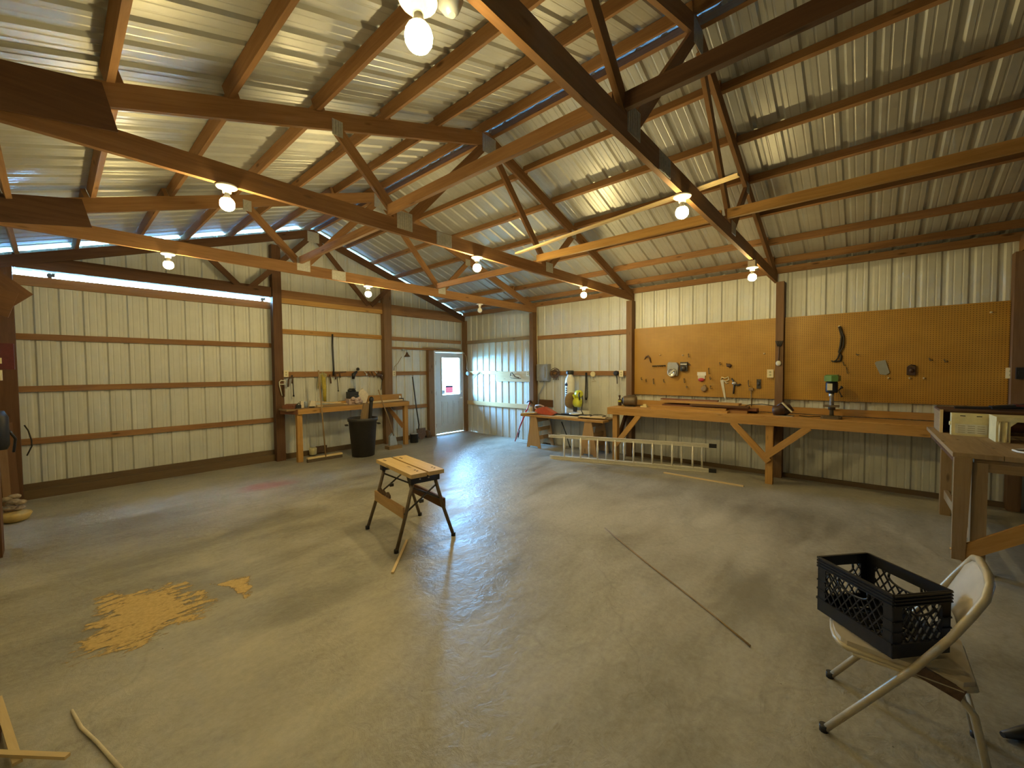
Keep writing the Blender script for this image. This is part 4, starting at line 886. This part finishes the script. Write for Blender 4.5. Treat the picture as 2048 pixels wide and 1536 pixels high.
p = MB(); p.bar((-3.95, -.33, 1.0), (-3.5, -.36, 1.0), .1, .03); s1('wood_offcut', p, 'weath', 'brown offcut lying under the long pale lath', 'offcut')
p = MB(); p.bar((-3.5, -.2, 1.02), (-3.36, -.2, 1.02), .1, .07); s1('wood_offcut', p, 'bench', 'small orange offcut left of the black machine', 'offcut')
t = thing('small_engine', (-3.27, -.3, BZ), 'black small engine on the far workbench', 'engine')
p = MB(); p.box(-3.36, -3.17, -.38, -.22, 1.1, 1.24); p.ball((-3.22, -.33, 1.14), .08, .08, .06); p.lathe([(.05, 0), (.05, .05)], (-3.31, -.3, 1.24), n=12); p.lathe([(.03, 0), (.03, .06)], (-3.22, -.28, 1.24), n=12); obj('engine_block', p, 'black', t)
p = MB(); p.tube([(-3.36, -.3, 1.25), (-3.33, -.3, 1.3), (-3.24, -.3, 1.3), (-3.19, -.3, 1.25)], .012, 8); obj('carry_handle', p, 'black', t)
p = MB(); p.box(-3.38, -3.14, -.39, -.2, BZ, 1.1); obj('base_block', p, 'pink', t)
p = MB()
for i in range(9): p.ball((-3.22 + random.uniform(-.1, .14), -.4 + random.uniform(-.03, .03), 1.03 + random.uniform(0, .08)), .05, .04, .04, 8, 5)
s1('plastic_bag', p, 'pink', 'crumpled printed plastic bag in front of the black engine', 'bag')
p = MB(); p.prism([(-3.12, .99), (-2.96, .99), (-2.9, 1.17), (-3.03, 1.3), (-3.1, 1.21)], (0, -.3, 0), (1, 0, 0), (0, 0, 1), (0, .06, 0)); p.prism([(-3.12, 1.1), (-3.02, 1.3), (-3.1, 1.26), (-3.15, 1.14)], (0, -.31, 0), (1, 0, 0), (0, 0, 1), (0, .03, 0)); s1('paper_sack', p, 'paper', 'upright crumpled paper sack beside the black engine', 'sack')
p = MB(); p.lathe([(.02, 0), (.02, .1), (.012, .11)], (-2.13, -.3, BZ), n=10); s1('glue_bottle', p, 'white', 'small white bottle at the right end of the far workbench', 'bottle')
p = MB(); p.box(-2.06 - .09, -2.06, -.35, -.29, BZ, 1.04); s1('black_box', p, 'black', 'small black box on the right end corner of the far workbench', 'box')
# hung on the wall above it
t = thing('hand_saw', (-4.55, -.18, 1.2), 'bow saw with a pale frame hanging on the post above the far workbench', 'saw')
p = MB(); p.tube([(-4.56, -.16, 1.22), (-4.6, -.165, 1.42), (-4.6, -.165, 1.48), (-4.57, -.165, 1.51), (-4.51, -.165, 1.5), (-4.49, -.165, 1.46)], .01, 8); p.tube([(-4.59, -.165, 1.435), (-4.49, -.165, 1.435)], .009, 8); obj('bow_frame', p, 'label', t)
p = MB(); p.bar((-4.53, -.16, 1.2), (-4.525, -.16, 1.42), .02, .06, (0, 1, 0)); obj('dark_blade', p, 'rust', t)
t = thing('hand_shears', (-4.34, -.09, 1.2), 'dark clamp and strap hanging right of the ivory outlet', 'clamp')
p = MB(); p.tube([(-4.42, -.07, 1.38), (-4.41, -.08, 1.52), (-4.36, -.08, 1.58), (-4.34, -.08, 1.52), (-4.35, -.08, 1.44)], .015, 8); obj('clamp_jaw', p, 'rust', t)
p = MB(); p.tube([(-4.345, -.07, 1.6), (-4.33, -.07, 1.4), (-4.325, -.07, 1.22)], [.014, .008, .008], 8); p.lathe([(.008, 0), (.02, .05)], (-4.325, -.07, 1.24), (0, 0, -1), 8); obj('strap', p, 'cord', t)
t = thing('rope_hank', (-3.78, -.1, 1.06), 'hank of straw rope and yellow hose hung above the far workbench', 'rope')
p = MB()
for i in range(7):
    x = -3.86 + i * .022; p.tube([(x + .03, -.08, 1.66 - abs(i - 3) * .015), (x, -.1, 1.5), (x - .01 + .004 * i, -.09, 1.33 + .02 * (i % 3)), (x + .012, -.08, 1.45), (x + .035, -.085, 1.62)], .011, 6)
obj('rope_strands', p, 'rope', t)
p = MB(); p.tube([(-3.79, -.11, 1.6), (-3.77, -.11, 1.35), (-3.76, -.1, 1.08)], .02, 8); p.tube([(-3.75, -.1, 1.55), (-3.735, -.11, 1.3), (-3.74, -.1, 1.06)], .022, 8); obj('yellow_hose', p, 'fluor', t)
p = MB(); p.tube([(-3.545, -.07, 2.43), (-3.555, -.08, 2.2), (-3.545, -.075, 1.9), (-3.54, -.08, 1.7), (-3.55, -.08, 1.58)], .018, 8); s1('hanging_belt', p, 'black', 'long black belt hanging from the upper girt', 'belt')
t = thing('clamp_bar', (-3.4, -.08, 1.55), 'dark bar clamp lying along the tool-hung girt', 'clamp')
p = MB(); p.bar((-3.53, -.06, 1.635), (-3.27, -.06, 1.655), .02, .025); p.tube([(-3.5, -.07, 1.66), (-3.5, -.07, 1.5)], .014, 6); p.tube([(-3.42, -.07, 1.64), (-3.4, -.07, 1.53)], .012, 6); obj('bar', p, 'rust', t)
p = MB(); p.tube([(-3.47, -.07, 1.55), (-3.46, -.075, 1.4), (-3.45, -.07, 1.27)], .007, 6); p.ball((-3.45, -.07, 1.26), .015); obj('cord', p, 'cord', t)
p = MB(); p.tube([(-3.62, -.07, 1.6), (-3.61, -.08, 1.5), (-3.6, -.07, 1.42)], .014, 6); s1('hanging_glove', p, 'rust', 'small dark tool hung beside the straw rope', 'tool')
t = thing('hand_drill', (-3.1, -.1, 1.25), 'dark angle tool hanging with a grey hose over the black engine', 'tool')
p = MB(); p.ball((-3.02, -.09, 1.71), .035); p.tube([(-3.04, -.08, 1.66), (-3.12, -.09, 1.6), (-3.13, -.09, 1.5)], [.02, .04, .03], 10); obj('tool_body', p, 'black', t)
p = MB(); p.tube([(-3.12, -.09, 1.52), (-3.1, -.09, 1.4), (-3.1, -.09, 1.28)], .022, 8); obj('hose', p, 'bluegrey', t)
t = thing('wrench_row', (-2.6, -.08, 1.5), 'row of dark wrenches on the girt beside the post', 'wrenches')
for i in range(6):
    x = -2.86 + i * .085; p = MB(); p.bar((x, -.065, 1.655), (x + .05, -.07, 1.60 - .02 * (i % 3)), .018, .018); p.ball((x + .055, -.07, 1.59 - .02 * (i % 3)), .024, .012, .024); obj('wrench', p, 'rust' if i % 3 else 'steel', t)
p = MB(); p.ball((-2.5, -.08, 1.58), .08, .03, .05); p.ball((-2.44, -.08, 1.53), .03, .03, .07); obj('leather_pouch', p, 'brown', t)
p = MB(); p.tube([(-2.43, -.07, 1.5), (-2.45, -.07, 1.35), (-2.47, -.07, 1.24)], .007, 6); s1('hanging_string', p, 'cord', 'dark string hanging left of the post above the backboard', 'string')
t = thing('clamp_lamp', (-1.83, -.2, 2.0), 'small brown clamp lamp left of the entry door', 'lamp')
p = MB(); p.lathe([(.02, .1), (.03, .06), (.075, .0), (.07, .0), (.02, .05)], (-1.82, -.16, 2.0), (0, .05, 1), 16); obj('lamp_shade', p, 'rust', t)
p = MB(); p.lathe([(.018, 0), (.018, .06)], (-1.82, -.155, 2.1), n=12); p.box(-1.9, -1.84, -.1, -.05, 2.14, 2.18); p.tube([(-1.82, -.155, 2.15), (-1.87, -.08, 2.16)], .01, 6); obj('clamp', p, 'bluegrey', t)
p = MB(); p.tube([(-1.9, -.06, 2.0), (-2.0, -.05, 1.85), (-2.1, -.05, 1.76), (-2.12, -.06, 1.68)], .007, 6); obj('power_cord', p, 'tancord', t)
# on the floor there
t = thing('push_broom', (-4.03, -.62, 0), 'wide push broom leaning on the far workbench', 'broom')
p = MB(); p.tube([(-4.02, -.70, .05), (-4.072, -.60, 1.69)], .014, 8); obj('handle', p, 'weath', t)
p = MB(); p.bar((-4.34, -.66, .075), (-3.70, -.68, .075), .07, .03); obj('broom_head', p, 'pale', t)
p = MB(); p.bar((-4.34, -.66, .03), (-3.70, -.68, .03), .06, .06); obj('bristles', p, 'bristle', t)
p = MB(); p.lathe([(.05, 0), (.065, .01), (.07, .13), (.06, .135), (.058, .02)], (-4.03, -.16, .03), n=16); s1('small_pail', p, 'cream', 'small cream pail on the floor under the far workbench', 'pail')
p = MB(); p.bar((-3.93, -.07, .1), (-3.72, -.07, .1), .04, .13); s1('dust_box', p, 'rust', 'low dark box on the floor beside the cream pail', 'box')
t = thing('trash_bin', (-3.36, -.86, 0), 'big charcoal round bin in front of the far workbench', 'bin')
c = (-3.36, -.88, 0)
p = MB(); p.lathe([(.19, 0), (.21, .01), (.262, .68), (.28, .69), (.285, .75), (.27, .755), (.262, .74), (.25, .66), (.2, .03)], c, n=32); obj('bin_body', p, 'can', t)
for a in (2.75, -.4):
    q = V((c[0] + math.cos(a) * .27, c[1] + math.sin(a) * .27, .62)); n_ = V((math.cos(a), math.sin(a), 0)); s_ = V((-n_.y, n_.x, 0)); p = MB(); p.tube([q + s_ * .07, q + s_ * .06 + n_ * .05, q - s_ * .06 + n_ * .05, q - s_ * .07], .012, 8); obj('bin_handle', p, 'can', t)
p = MB(); p.bar((-3.36, -.86, .45), (-3.235, -.84, 1.02), .15, .07, (0, 1, 0)); s1('weathered_plank', p, 'weath', 'weathered plank end sticking out of the charcoal bin', 'plank')
p = MB(); p.bar((-3.24, -.94, .7), (-3.19, -.93, 1.13), .05, .05, (0, 1, 0)); p.ball((-3.195, -.93, 1.1), .05, .045, .06, 8, 5); s1('black_tool', p, 'black', 'black topped tool standing in the charcoal bin', 'tool')
t = thing('upright_sweeper', (-2.6, -.68, 0), 'upright sweeper with a pale blue body beside the charcoal bin', 'sweeper')
p = MB(); p.tube([(-2.56, -.70, .27), (-2.66, -.64, .7), (-2.76, -.61, 1.0), (-2.83, -.575, 1.27)], [.014, .012, .012, .011], 8); obj('handle', p, 'weath', t)
p = MB(); p.prism([(-.1, 0), (.1, 0), (.08, .2), (.02, .27), (-.07, .2)], (-2.56, -.70, .06), (1, .15, 0), (-.12, 0, 1), (.01, .08, 0)); obj('body', p, 'bluegrey', t)
p = MB(); p.box(-2.73, -2.42, -.80, -.62, 0, .065); obj('base_shoe', p, 'weath', t)
t = thing('paint_can', (-1.93, -.48, 0), 'small black can on the floor right of the far workbench', 'can')
p = MB(); p.lathe([(.09, 0), (.095, .005), (.095, .19), (.1, .195), (.1, .205), (.085, .2)], (-1.87, -.46, 0), n=20); obj('can_body', p, 'black', t)
p = MB(); p.lathe([(.085, .2), (.08, .206), (.02, .206)], (-1.87, -.46, 0), n=20); obj('can_lid', p, 'galv', t)
t = thing('shovel', (-1.5, -.2, 0), 'shovel with a black handle leaning left of the entry door', 'shovel')
p = MB(); p.tube([(-1.61, -.06, 1.52), (-1.56, -.12, .8), (-1.53, -.18, .35), (-1.56, -.2, .24)], [.014, .015, .017, .014], 8); obj('handle', p, 'cord', t)
p = MB(); p.prism([(-.13, .26), (.13, .26), (.13, .1), (.06, .02), (0, 0), (-.06, .02), (-.13, .1)], (-1.5, -.26, .0), (1, 0, 0), (.15, .35, 1), (0, .012, 0)); obj('blade', p, 'rust', t)
p = MB(); p.bar((-1.3, -.16, .05), (-1.17, -.17, .03), .1, .07); p.ball((-1.27, -.17, .1), .08, .08, .1, 8, 5); s1('root_clump', p, 'rust', 'rusty brown lump on the floor at the door stud', 'scrap')

# ------------------------------------------------------------------ folding work stand
WS = thing('folding_workbench', (-4.985, -4.80, 0), 'folding work stand with a two-plank wooden top in mid floor', 'workbench', None, -.165)
def part(name, mb, mat, par=WS): return obj(name, mb, mat, par, False)
for x0, x1 in ((-.172, -.012), (.012, .172)):
    p = MB(); p.box(x0, x1, -.43, .43, .672, .71); w_ = part('top_plank', p, 'pine')
    for y in (-.33, -.28, .3, .34):
        q = MB(); q.lathe([(.011, 0), (.011, .002)], ((x0 + x1) / 2 + (.03 if y < 0 else -.03), y, .7095), n=10); part('dog_hole', q, 'hole', w_)
for y in (-.35, .35):
    p = MB(); p.box(-.15, .15, y - .03, y + .03, .605, .672); part('steel_rail', p, 'black')
    for x in (-.06, .03):
        q = MB(); q.ball((x, y - .032, .645), .009); part('bolt', q, 'steel')
for sx in (-1, 1):
    for sy in (-1, 1):
        p = MB(); p.tube([(sx * .11, sy * .345, .64), (sx * .195, sy * .355, .33), (sx * .30, sy * .37, .012)], .017, 10); part('leg', p, 'bronze')
        p = MB(); p.lathe([(.022, 0), (.022, .03), (.018, .035)], (sx * .302, sy * .37, 0), n=10); part('rubber_foot', p, 'black')
    p = MB(); b0 = .33
    p.bar((sx * .215, -.355, .345), (sx * .215, .355, .345), .02, .105); part('step_board', p, 'ply' if sx < 0 else 'dark')
for i, y in enumerate((.0, .12, .2)):
    p = MB(); p.prism([(-.045, 0), (.045, 0), (.04, .045), (.0, .055), (-.045, .03)], (-.215, y + .02, .4), (0, 1, 0), (0, 0, 1), (.012, 0, 0)); part('blade_stub', p, 'rust')
for sy in (-1, 1):
    y = sy * .352
    p = MB(); p.tube([(-.13, y, .57), (.18, y, .40)], .009, 8); part('brace_rod', p, 'blacksteel')
    p = MB(); p.tube([(-.215, y, .33), (.135, y, .56)], .009, 8); part('brace_rod', p, 'blacksteel')
    p = MB(); p.box(-.06, -.02, y - .02, y - .0, .41, .44); part('lock_tab', p, 'blacksteel')
p = MB(); p.bar((-5.576, -5.421, .008), (-5.129, -4.968, .008), .022, .014); s1('floor_stick', p, 'pale', 'thin pale stick on the floor beneath the folding work stand', 'stick')

# ------------------------------------------------------------------ folding chair and crate
CH = thing('folding_chair', (-4.872, -8.40, 0), 'beige steel folding chair holding a black crate', 'chair')
def cp(name, mb, mat, par=CH): return obj(name, mb, mat, par, True)
cxx = -4.872; fr_pts = []
half = [(.213, -8.21, .012), (.213, -8.35, .22), (.212, -8.49, .43), (.208, -8.59, .6), (.2, -8.645, .71), (.185, -8.68, .78), (.15, -8.695, .825), (.08, -8.70, .845)]
pts = [(cxx - x, y, z) for x, y, z in half] + [(cxx + x, y, z) for x, y, z in half[::-1]]
p = MB(); p.tube(pts, .0145, 12); cp('back_frame', p, 'beige')
p = MB()
nb = 8
rowsv = []
for i in range(nb + 1):
    t_ = i / nb; z = .60 + .215 * t_; y = -8.60 - .085 * t_ ; hw = .195 - .03 * max(0, t_ - .55) / .45
    for j in range(9):
        s_ = j / 8 * 2 - 1; rowsv.append(V((cxx + hw * s_, y - .025 * (1 - s_ * s_), z - .0 + .02 * (1 - s_ * s_) * t_)))
i0 = len(p.v); p.v += rowsv + [v + V((0, -.006, 0)) for v in rowsv]; off = (nb + 1) * 9
for i in range(nb):
    for j in range(8):
        a = i * 9 + j; p.face([a, a + 1, a + 10, a + 9], [(0, 0)] * 4, True); p.face([off + a, off + a + 9, off + a + 10, off + a + 1], [(0, 0)] * 4, True)
for j in range(8): p.face([j, off + j, off + j + 1, j + 1], [(0, 0)] * 4); a = nb * 9 + j; p.face([a, a + 1, off + a + 1, off + a], [(0, 0)] * 4)
for i in range(nb): a = i * 9; p.face([a, a + 9, off + a + 9, off + a], [(0, 0)] * 4); a = i * 9 + 8; p.face([a, off + a, off + a + 9, a + 9], [(0, 0)] * 4)
cp('backrest', p, 'vinyl')
seat = [(-.19, .18), (.19, .18)]; pol = []
for k in range(9):
    a = PI * k / 8; pol.append((.195 * math.cos(a), .15 + .06 * math.sin(a)))
pol += [(-.195, -.20), (-.16, -.235), (.16, -.235), (.195, -.20)]
p = MB(); p.prism(pol, (cxx, -8.43, .415), (1, 0, 0), (0, 1, .03), (0, 0, .028)); cp('seat', p, 'vinyl')
p = MB(); p.tube([(cxx + a, -8.43 + b, .412 + b * .03) for a, b in pol], .012, 8, closed=True); cp('seat_rim', p, 'beige')
for s_ in (-1, 1):
    p = MB(); p.tube([(cxx + s_ * .19, -8.30, .40), (cxx + s_ * .19, -8.60, .40), (cxx + s_ * .19, -8.66, .32), (cxx + s_ * .19, -8.72, .012)], .0135, 10); cp('rear_leg', p, 'beige')
    p = MB(); p.lathe([(.018, 0), (.018, .03)], (cxx + s_ * .213, -8.205, 0), n=10); cp('rubber_foot', p, 'black')
    p = MB(); p.lathe([(.018, 0), (.018, .03)], (cxx + s_ * .19, -8.722, 0), n=10); cp('rubber_foot', p, 'black')
    p = MB(); p.bar((cxx + s_ * .2, -8.5, .43), (cxx + s_ * .2, -8.63, .385), .012, .05); cp('hinge_plate', p, 'rust')
p = MB(); p.tube([(cxx - .19, -8.69, .2), (cxx + .19, -8.69, .2)], .009, 8); cp('cross_bar', p, 'beige')

CR = thing('milk_crate', (-4.882, -8.385, .453), 'black plastic milk crate on the seat of the folding chair', 'crate', None, math.atan2(-.267, -.235) + PI)
HX, HY, HZ = .178, .14, .27
def wall_grid(o, ux, L, H, nrm):
    """crate side: rim bands, posts and diagonal lattice with a hand hole"""
    o, ux, nrm = V(o), V(ux), V(nrm); uz = V((0, 0, 1)); out = []
    def strip(a, b, w_, th=.006):
        p.bar(o + ux * a[0] + uz * a[1], o + ux * b[0] + uz * b[1], w_, th, nrm.cross((V(b + (0,)) - V(a + (0,))).normalized()) if 0 else nrm) 
    p = MB()
    p.prism([(0, 0), (L, 0), (L, .062), (0, .062)], o, ux, uz, -nrm * .006)
    p.prism([(0, H - .05), (L, H - .05), (L, H), (0, H)], o, ux, uz, -nrm * .006)
    for z in (H - .004, H - .018, H - .032, H - .046): p.bar(o + ux * 0 + uz * z + nrm * .003, o + ux * L + uz * z + nrm * .003, .01, .005)
    for z in (.062,): p.bar(o + uz * z + nrm * .003, o + ux * L + uz * z + nrm * .003, .01, .006)
    pw = .042
    for a in (0, L - pw): p.prism([(a, .06), (a + pw, .06), (a + pw, H - .048), (a, H - .048)], o, ux, uz, -nrm * .006)
    for z in (.11, .155): 
        for a in (0, L - pw): p.bar(o + ux * a + uz * z + nrm * .002, o + ux * (a + pw) + uz * z + nrm * .002, .008, .004)
    z0, z1 = .062, H - .05; hh0, hh1, hw = H - .10, H - .055, L * .2
    x0, x1 = pw, L - pw
    # arch of the hand hole
    arch = [(L / 2 + hw * math.cos(a * PI / 8) * 1.0, hh0 + .01 + (hh1 - hh0) * .0 - .03 * math.sin(a * PI / 8) * -1 * 0 - .028 * math.sin(a * PI / 8)) for a in range(9)]
    p.tube([o + ux * a + uz * (b + .02) - nrm * .003 for a, b in arch], .005, 6)
    for sgn in (-1, 1): p.tube([o + ux * (L / 2 + sgn * hw) + uz * (hh0 + .03) - nrm * .003, o + ux * (L / 2 + sgn * hw * .95) + uz * z1 - nrm * .003], .005, 6)
    def clip(xa, za, dx, dz):
        pts_ = []
        t = 0
        n_ = 120; Lm = (z1 - z0) * 1.6; prev = None; segs = []
        for k in range(n_ + 1):
            x = xa + dx * Lm * k / n_; z = za + dz * Lm * k / n_
            inside = x0 <= x <= x1 and z0 <= z <= z1
            if inside and z > hh0 - .004 and abs(x - L / 2) < hw + .004 and z > hh0 + .03 - .03 * math.sqrt(max(0, 1 - ((x - L / 2) / hw) ** 2)): inside = False
            if inside: segs.append((x, z))
            elif segs: break
        return segs
    step = .036
    k = -10
    while k < 24:
        for dx in (.62, -.62):
            xa = k * step if dx > 0 else k * step
            for s0 in ((xa, z0),):
                sg = []
                # walk the whole line, emitting inside runs
                run = []
                for q in range(141):
                    z = z0 + (z1 - z0) * q / 140; x = xa + dx * (z - z0)
                    ins = x0 <= x <= x1 and not (abs(x - L / 2) < hw and z > hh0 + .03 - .03 * math.sqrt(max(0, 1 - ((x - L / 2) / hw) ** 2)))
                    if ins: run.append((x, z))
                    if (not ins or q == 140) and len(run) > 4:
                        a, b = run[0], run[-1]; d_ = ux * (b[0] - a[0]) + uz * (b[1] - a[1])
                        p.bar(o + ux * a[0] + uz * a[1] - nrm * .003, o + ux * b[0] + uz * b[1] - nrm * .003, .005, .006, nrm)
                    if not ins: run = []
        k += 1
    return obj('crate_side', p, 'crate', CR, False)
wall_grid((-HX, -HY, 0), (1, 0, 0), 2 * HX, HZ, (0, -1, 0))
wall_grid((HX, HY, 0), (-1, 0, 0), 2 * HX, HZ, (0, 1, 0))
wall_grid((HX, -HY, 0), (0, 1, 0), 2 * HY, HZ, (1, 0, 0))
wall_grid((-HX, HY, 0), (0, -1, 0), 2 * HY, HZ, (-1, 0, 0))
p = MB()
for i in range(9): y = -HY + .01 + i * (2 * HY - .02) / 8; p.bar((-HX + .006, y, .006), (HX - .006, y, .006), .01, .008)
for i in range(11): x = -HX + .01 + i * (2 * HX - .02) / 10; p.bar((x, -HY + .006, .006), (x, HY - .006, .006), .01, .008)
obj('crate_bottom', p, 'crate', CR, False)

# ------------------------------------------------------------------ floor litter
def outline(name, pts, mat, label, cat, z=.004, inset=.09):
    """thin heap with an irregular edge: UV u is 0 at the rim and 1 inside"""
    mb = MB(); n = len(pts); c = V((sum(p_[0] for p_ in pts) / n, sum(p_[1] for p_ in pts) / n))
    for a in pts: mb.v.append(V((*a, .0015)))
    for a in pts:
        d = c - V(a); mb.v.append(V((*(V(a) + d * .35), z)))
    for a in pts:
        d = c - V(a); mb.v.append(V((*(V(a) + d * .7), z * 1.3)))
    mb.v.append(V((c.x, c.y, z * 1.4)))
    for i in range(n):
        j = (i + 1) % n
        mb.face([i, j, n + j, n + i], [(0, 0), (0, 0), (.55, 0), (.55, 0)], True)
        mb.face([n + i, n + j, 2 * n + j, 2 * n + i], [(.55, 0), (.55, 0), (.9, 0), (.9, 0)], True)
        mb.face([2 * n + i, 2 * n + j, 3 * n], [(.9, 0), (.9, 0), (1, 0)], True)
    a = sum((mb.v[i].x * mb.v[(i + 1) % n].y - mb.v[(i + 1) % n].x * mb.v[i].y) for i in range(n))
    if a < 0: mb.f = [f[::-1] for f in mb.f]; mb.uv = [u_[::-1] for u_ in mb.uv]
    return single(name, mb, mat, label, cat, None, 'stuff')
outline('sawdust', [(-7.40, -4.92), (-7.18, -5.08), (-6.98, -5.03), (-6.86, -4.93), (-6.76, -4.98), (-6.60, -4.90), (-6.65, -4.55), (-6.72, -4.26), (-6.79, -4.12), (-6.93, -4.17), (-7.10, -4.02), (-7.22, -4.02), (-7.25, -4.35), (-7.32, -4.6)], 'dust', 'large tan patch of swept sawdust on the concrete at left', 'sawdust')
outline('sawdust', [(-6.61, -4.46), (-6.53, -4.62), (-6.49, -4.95), (-6.42, -4.86), (-6.38, -4.7), (-6.33, -4.54), (-6.46, -4.5)], 'dust', 'small tan triangle of sawdust right of the large patch', 'sawdust')
p = MB(); p.tube([(-7.36, -5.405, .008), (-7.335, -5.58, .009), (-7.29, -5.75, .008), (-7.23, -6.02, .009)], [.006, .0075, .007, .008], 8); s1('floor_stick', p, 'paper', 'pale peeled stick on the floor near the bottom left corner', 'stick')
p = MB(); p.bar((-7.605, -5.05, .03), (-7.52, -5.66, .03), .028, .014); s1('wood_strip', p, 'pale', 'upper pale wood strip at the bottom left corner', 'strip', 'wood strips at the bottom left corner')
p = MB(); p.bar((-7.63, -5.49, .048), (-7.38, -5.80, .044), .022, .014); s1('wood_strip', p, 'pale', 'lower pale wood strip crossing at the bottom left corner', 'strip', 'wood strips at the bottom left corner')
p = MB(); p.box(-7.72, -7.58, -5.8, -5.3, 0, .024); s1('dark_board', p, 'dark', 'dark board under the pale strips at the bottom left corner', 'board')
t = MB(); pts = [(-3.6, -6.29), (-3.8, -6.56), (-4.05, -6.92), (-4.3, -7.3), (-4.5, -7.6), (-4.67, -7.83)]
t.tube([(x, y, .006 + .002 * (i % 2)) for i, (x, y) in enumerate(pts)], [.004, .006, .006, .0055, .005, .006], 6); s1('long_stem', t, 'weath', 'long thin dry stem lying across the open floor', 'stem')
p = MB(); p.tube([(-4.62, -8.81, .02), (-4.55, -8.89, .025), (-4.45, -8.98, .03)], [.012, .03, .035], 10); s1('rubber_scrap', p, 'black', 'black rubber scrap on the floor at the bottom right corner', 'scrap')
p = MB(); p.ball((-3.42, -9.16, .03), .05, .06, .03, 8, 5); p.ball((-3.38, -9.2, .05), .03, .03, .03, 8, 5); s1('dark_lump', p, 'rust', 'small dark lump on the floor at the right frame edge', 'lump')
# left edge
p = MB(); p.bar((-7.70, -.75, .02), (-7.755, -.25, 1.05), .07, .045); s1('wooden_pole', p, 'dark', 'outer of two brown poles leaning in the dark left corner', 'pole', 'poles in the left corner')
p = MB(); p.bar((-7.755, -.9, .02), (-7.79, -.55, 1.0), .06, .045); s1('wooden_pole', p, 'post', 'inner of two brown poles leaning in the dark left corner', 'pole', 'poles in the left corner')
p = MB(); p.lathe([(.06, 0), (.1, .02), (.13, .08), (.12, .1), (.05, .1)], (-7.695, -1.12, 0), n=16); s1('feed_bag', p, 'straw', 'yellow bowl shaped bag on the floor at the left frame edge', 'bag')
p = MB()
for i in range(8): p.ball((-7.72 + random.uniform(-.05, .07), -1.02 + random.uniform(-.06, .06), .13 + i * .018), .055, .05, .03, 8, 5)
s1('dusty_rag', p, 'cloth', 'dusty crumpled rag piled on the yellow bag', 'rag')
p = MB(); p.lathe([(.05, 0), (.07, .05), (.07, .35), (.04, .42)], (-7.765, -1.3, .85), n=14); p.tube([(-7.7, -1.3, 1.05), (-7.66, -1.25, .95), (-7.68, -1.2, .8)], .012, 8); s1('hanging_canister', p, 'black', 'black canister hung on the wall at the left frame edge', 'canister')
p = MB(); p.box(-7.80, -7.655, -.9, -.75, 1.72, 2.02); s1('red_cloth', p, 'maroon', 'dark red cloth hung at the left frame edge', 'cloth')
t = thing('wall_switch', (-7.7, -1.35, 1.58), 'pale switch plates at the left frame edge', 'switch')
for z in (1.6, 1.78):
    p = MB(); p.box(-7.735, -7.722, -1.42, -1.34, z, z + .11 - (.05 if z > 1.7 else 0)); obj('switch_plate', p, 'ivory', t)
p = MB(); p.tube([(-7.63, -.09, 1.0), (-7.6, -.1, .93), (-7.575, -.12, .8), (-7.575, -.12, .72), (-7.62, -.1, .6)], .008, 6); s1('electric_cable', p, 'cord', 'dark cord curling off the left corner post', 'cord')

# ------------------------------------------------------------------ daylight, camera
w = bpy.data.worlds.new('overcast sky'); scn.world = w; w.use_nodes = True
bg = w.node_tree.nodes['Background']; bg.inputs[0].default_value = (.24, .56, 1.0, 1); bg.inputs[1].default_value = SKY
L = bpy.data.lights.new('door window daylight', 'AREA'); L.shape = 'RECTANGLE'; L.size = .6; L.size_y = .98; L.cycles.is_portal = True
lo = bpy.data.objects.new('door_window_portal', L); COL.objects.link(lo); lo.location = (-.418, -.03, 1.51); lo.rotation_euler = (PI / 2, 0, PI)
lo.rotation_euler = (-PI / 2, 0, 0)
cam = bpy.data.cameras.new('camera'); co = bpy.data.objects.new('camera', cam); COL.objects.link(co); scn.camera = co
cam.sensor_width = 36; cam.sensor_fit = 'HORIZONTAL'; cam.lens = 36 * 806.759 / 2048; cam.clip_start = .02; cam.clip_end = 200
yaw, pit, rol = .850795, -.0352724, -.00808135
fw = V((math.sin(yaw) * math.cos(pit), math.cos(yaw) * math.cos(pit), math.sin(pit))); r = V((math.cos(yaw), -math.sin(yaw), 0)); u = r.cross(fw)
r2 = r * math.cos(rol) + u * math.sin(rol); u2 = u * math.cos(rol) - r * math.sin(rol)
mt = Matrix((r2, u2, -fw)).transposed().to_4x4(); mt.translation = (-7.37292, -8.32215, 1.66978); co.matrix_world = mt
vs = scn.view_settings; vs.view_transform = 'Standard'; vs.look = 'None'; vs.gamma = 1; vs.use_curve_mapping = False; vs.exposure = EXPO
scn.display_settings.display_device = 'sRGB'
cy = scn.cycles; cy.use_denoising = True
try: cy.denoiser = 'OPENIMAGEDENOISE'
except Exception: pass
cy.max_bounces = 10; cy.diffuse_bounces = 6; cy.glossy_bounces = 4; cy.transparent_max_bounces = 12; cy.sample_clamp_indirect = 12; cy.sample_clamp_direct = 0
cy.use_light_tree = True; cy.caustics_reflective = False; cy.caustics_refractive = False
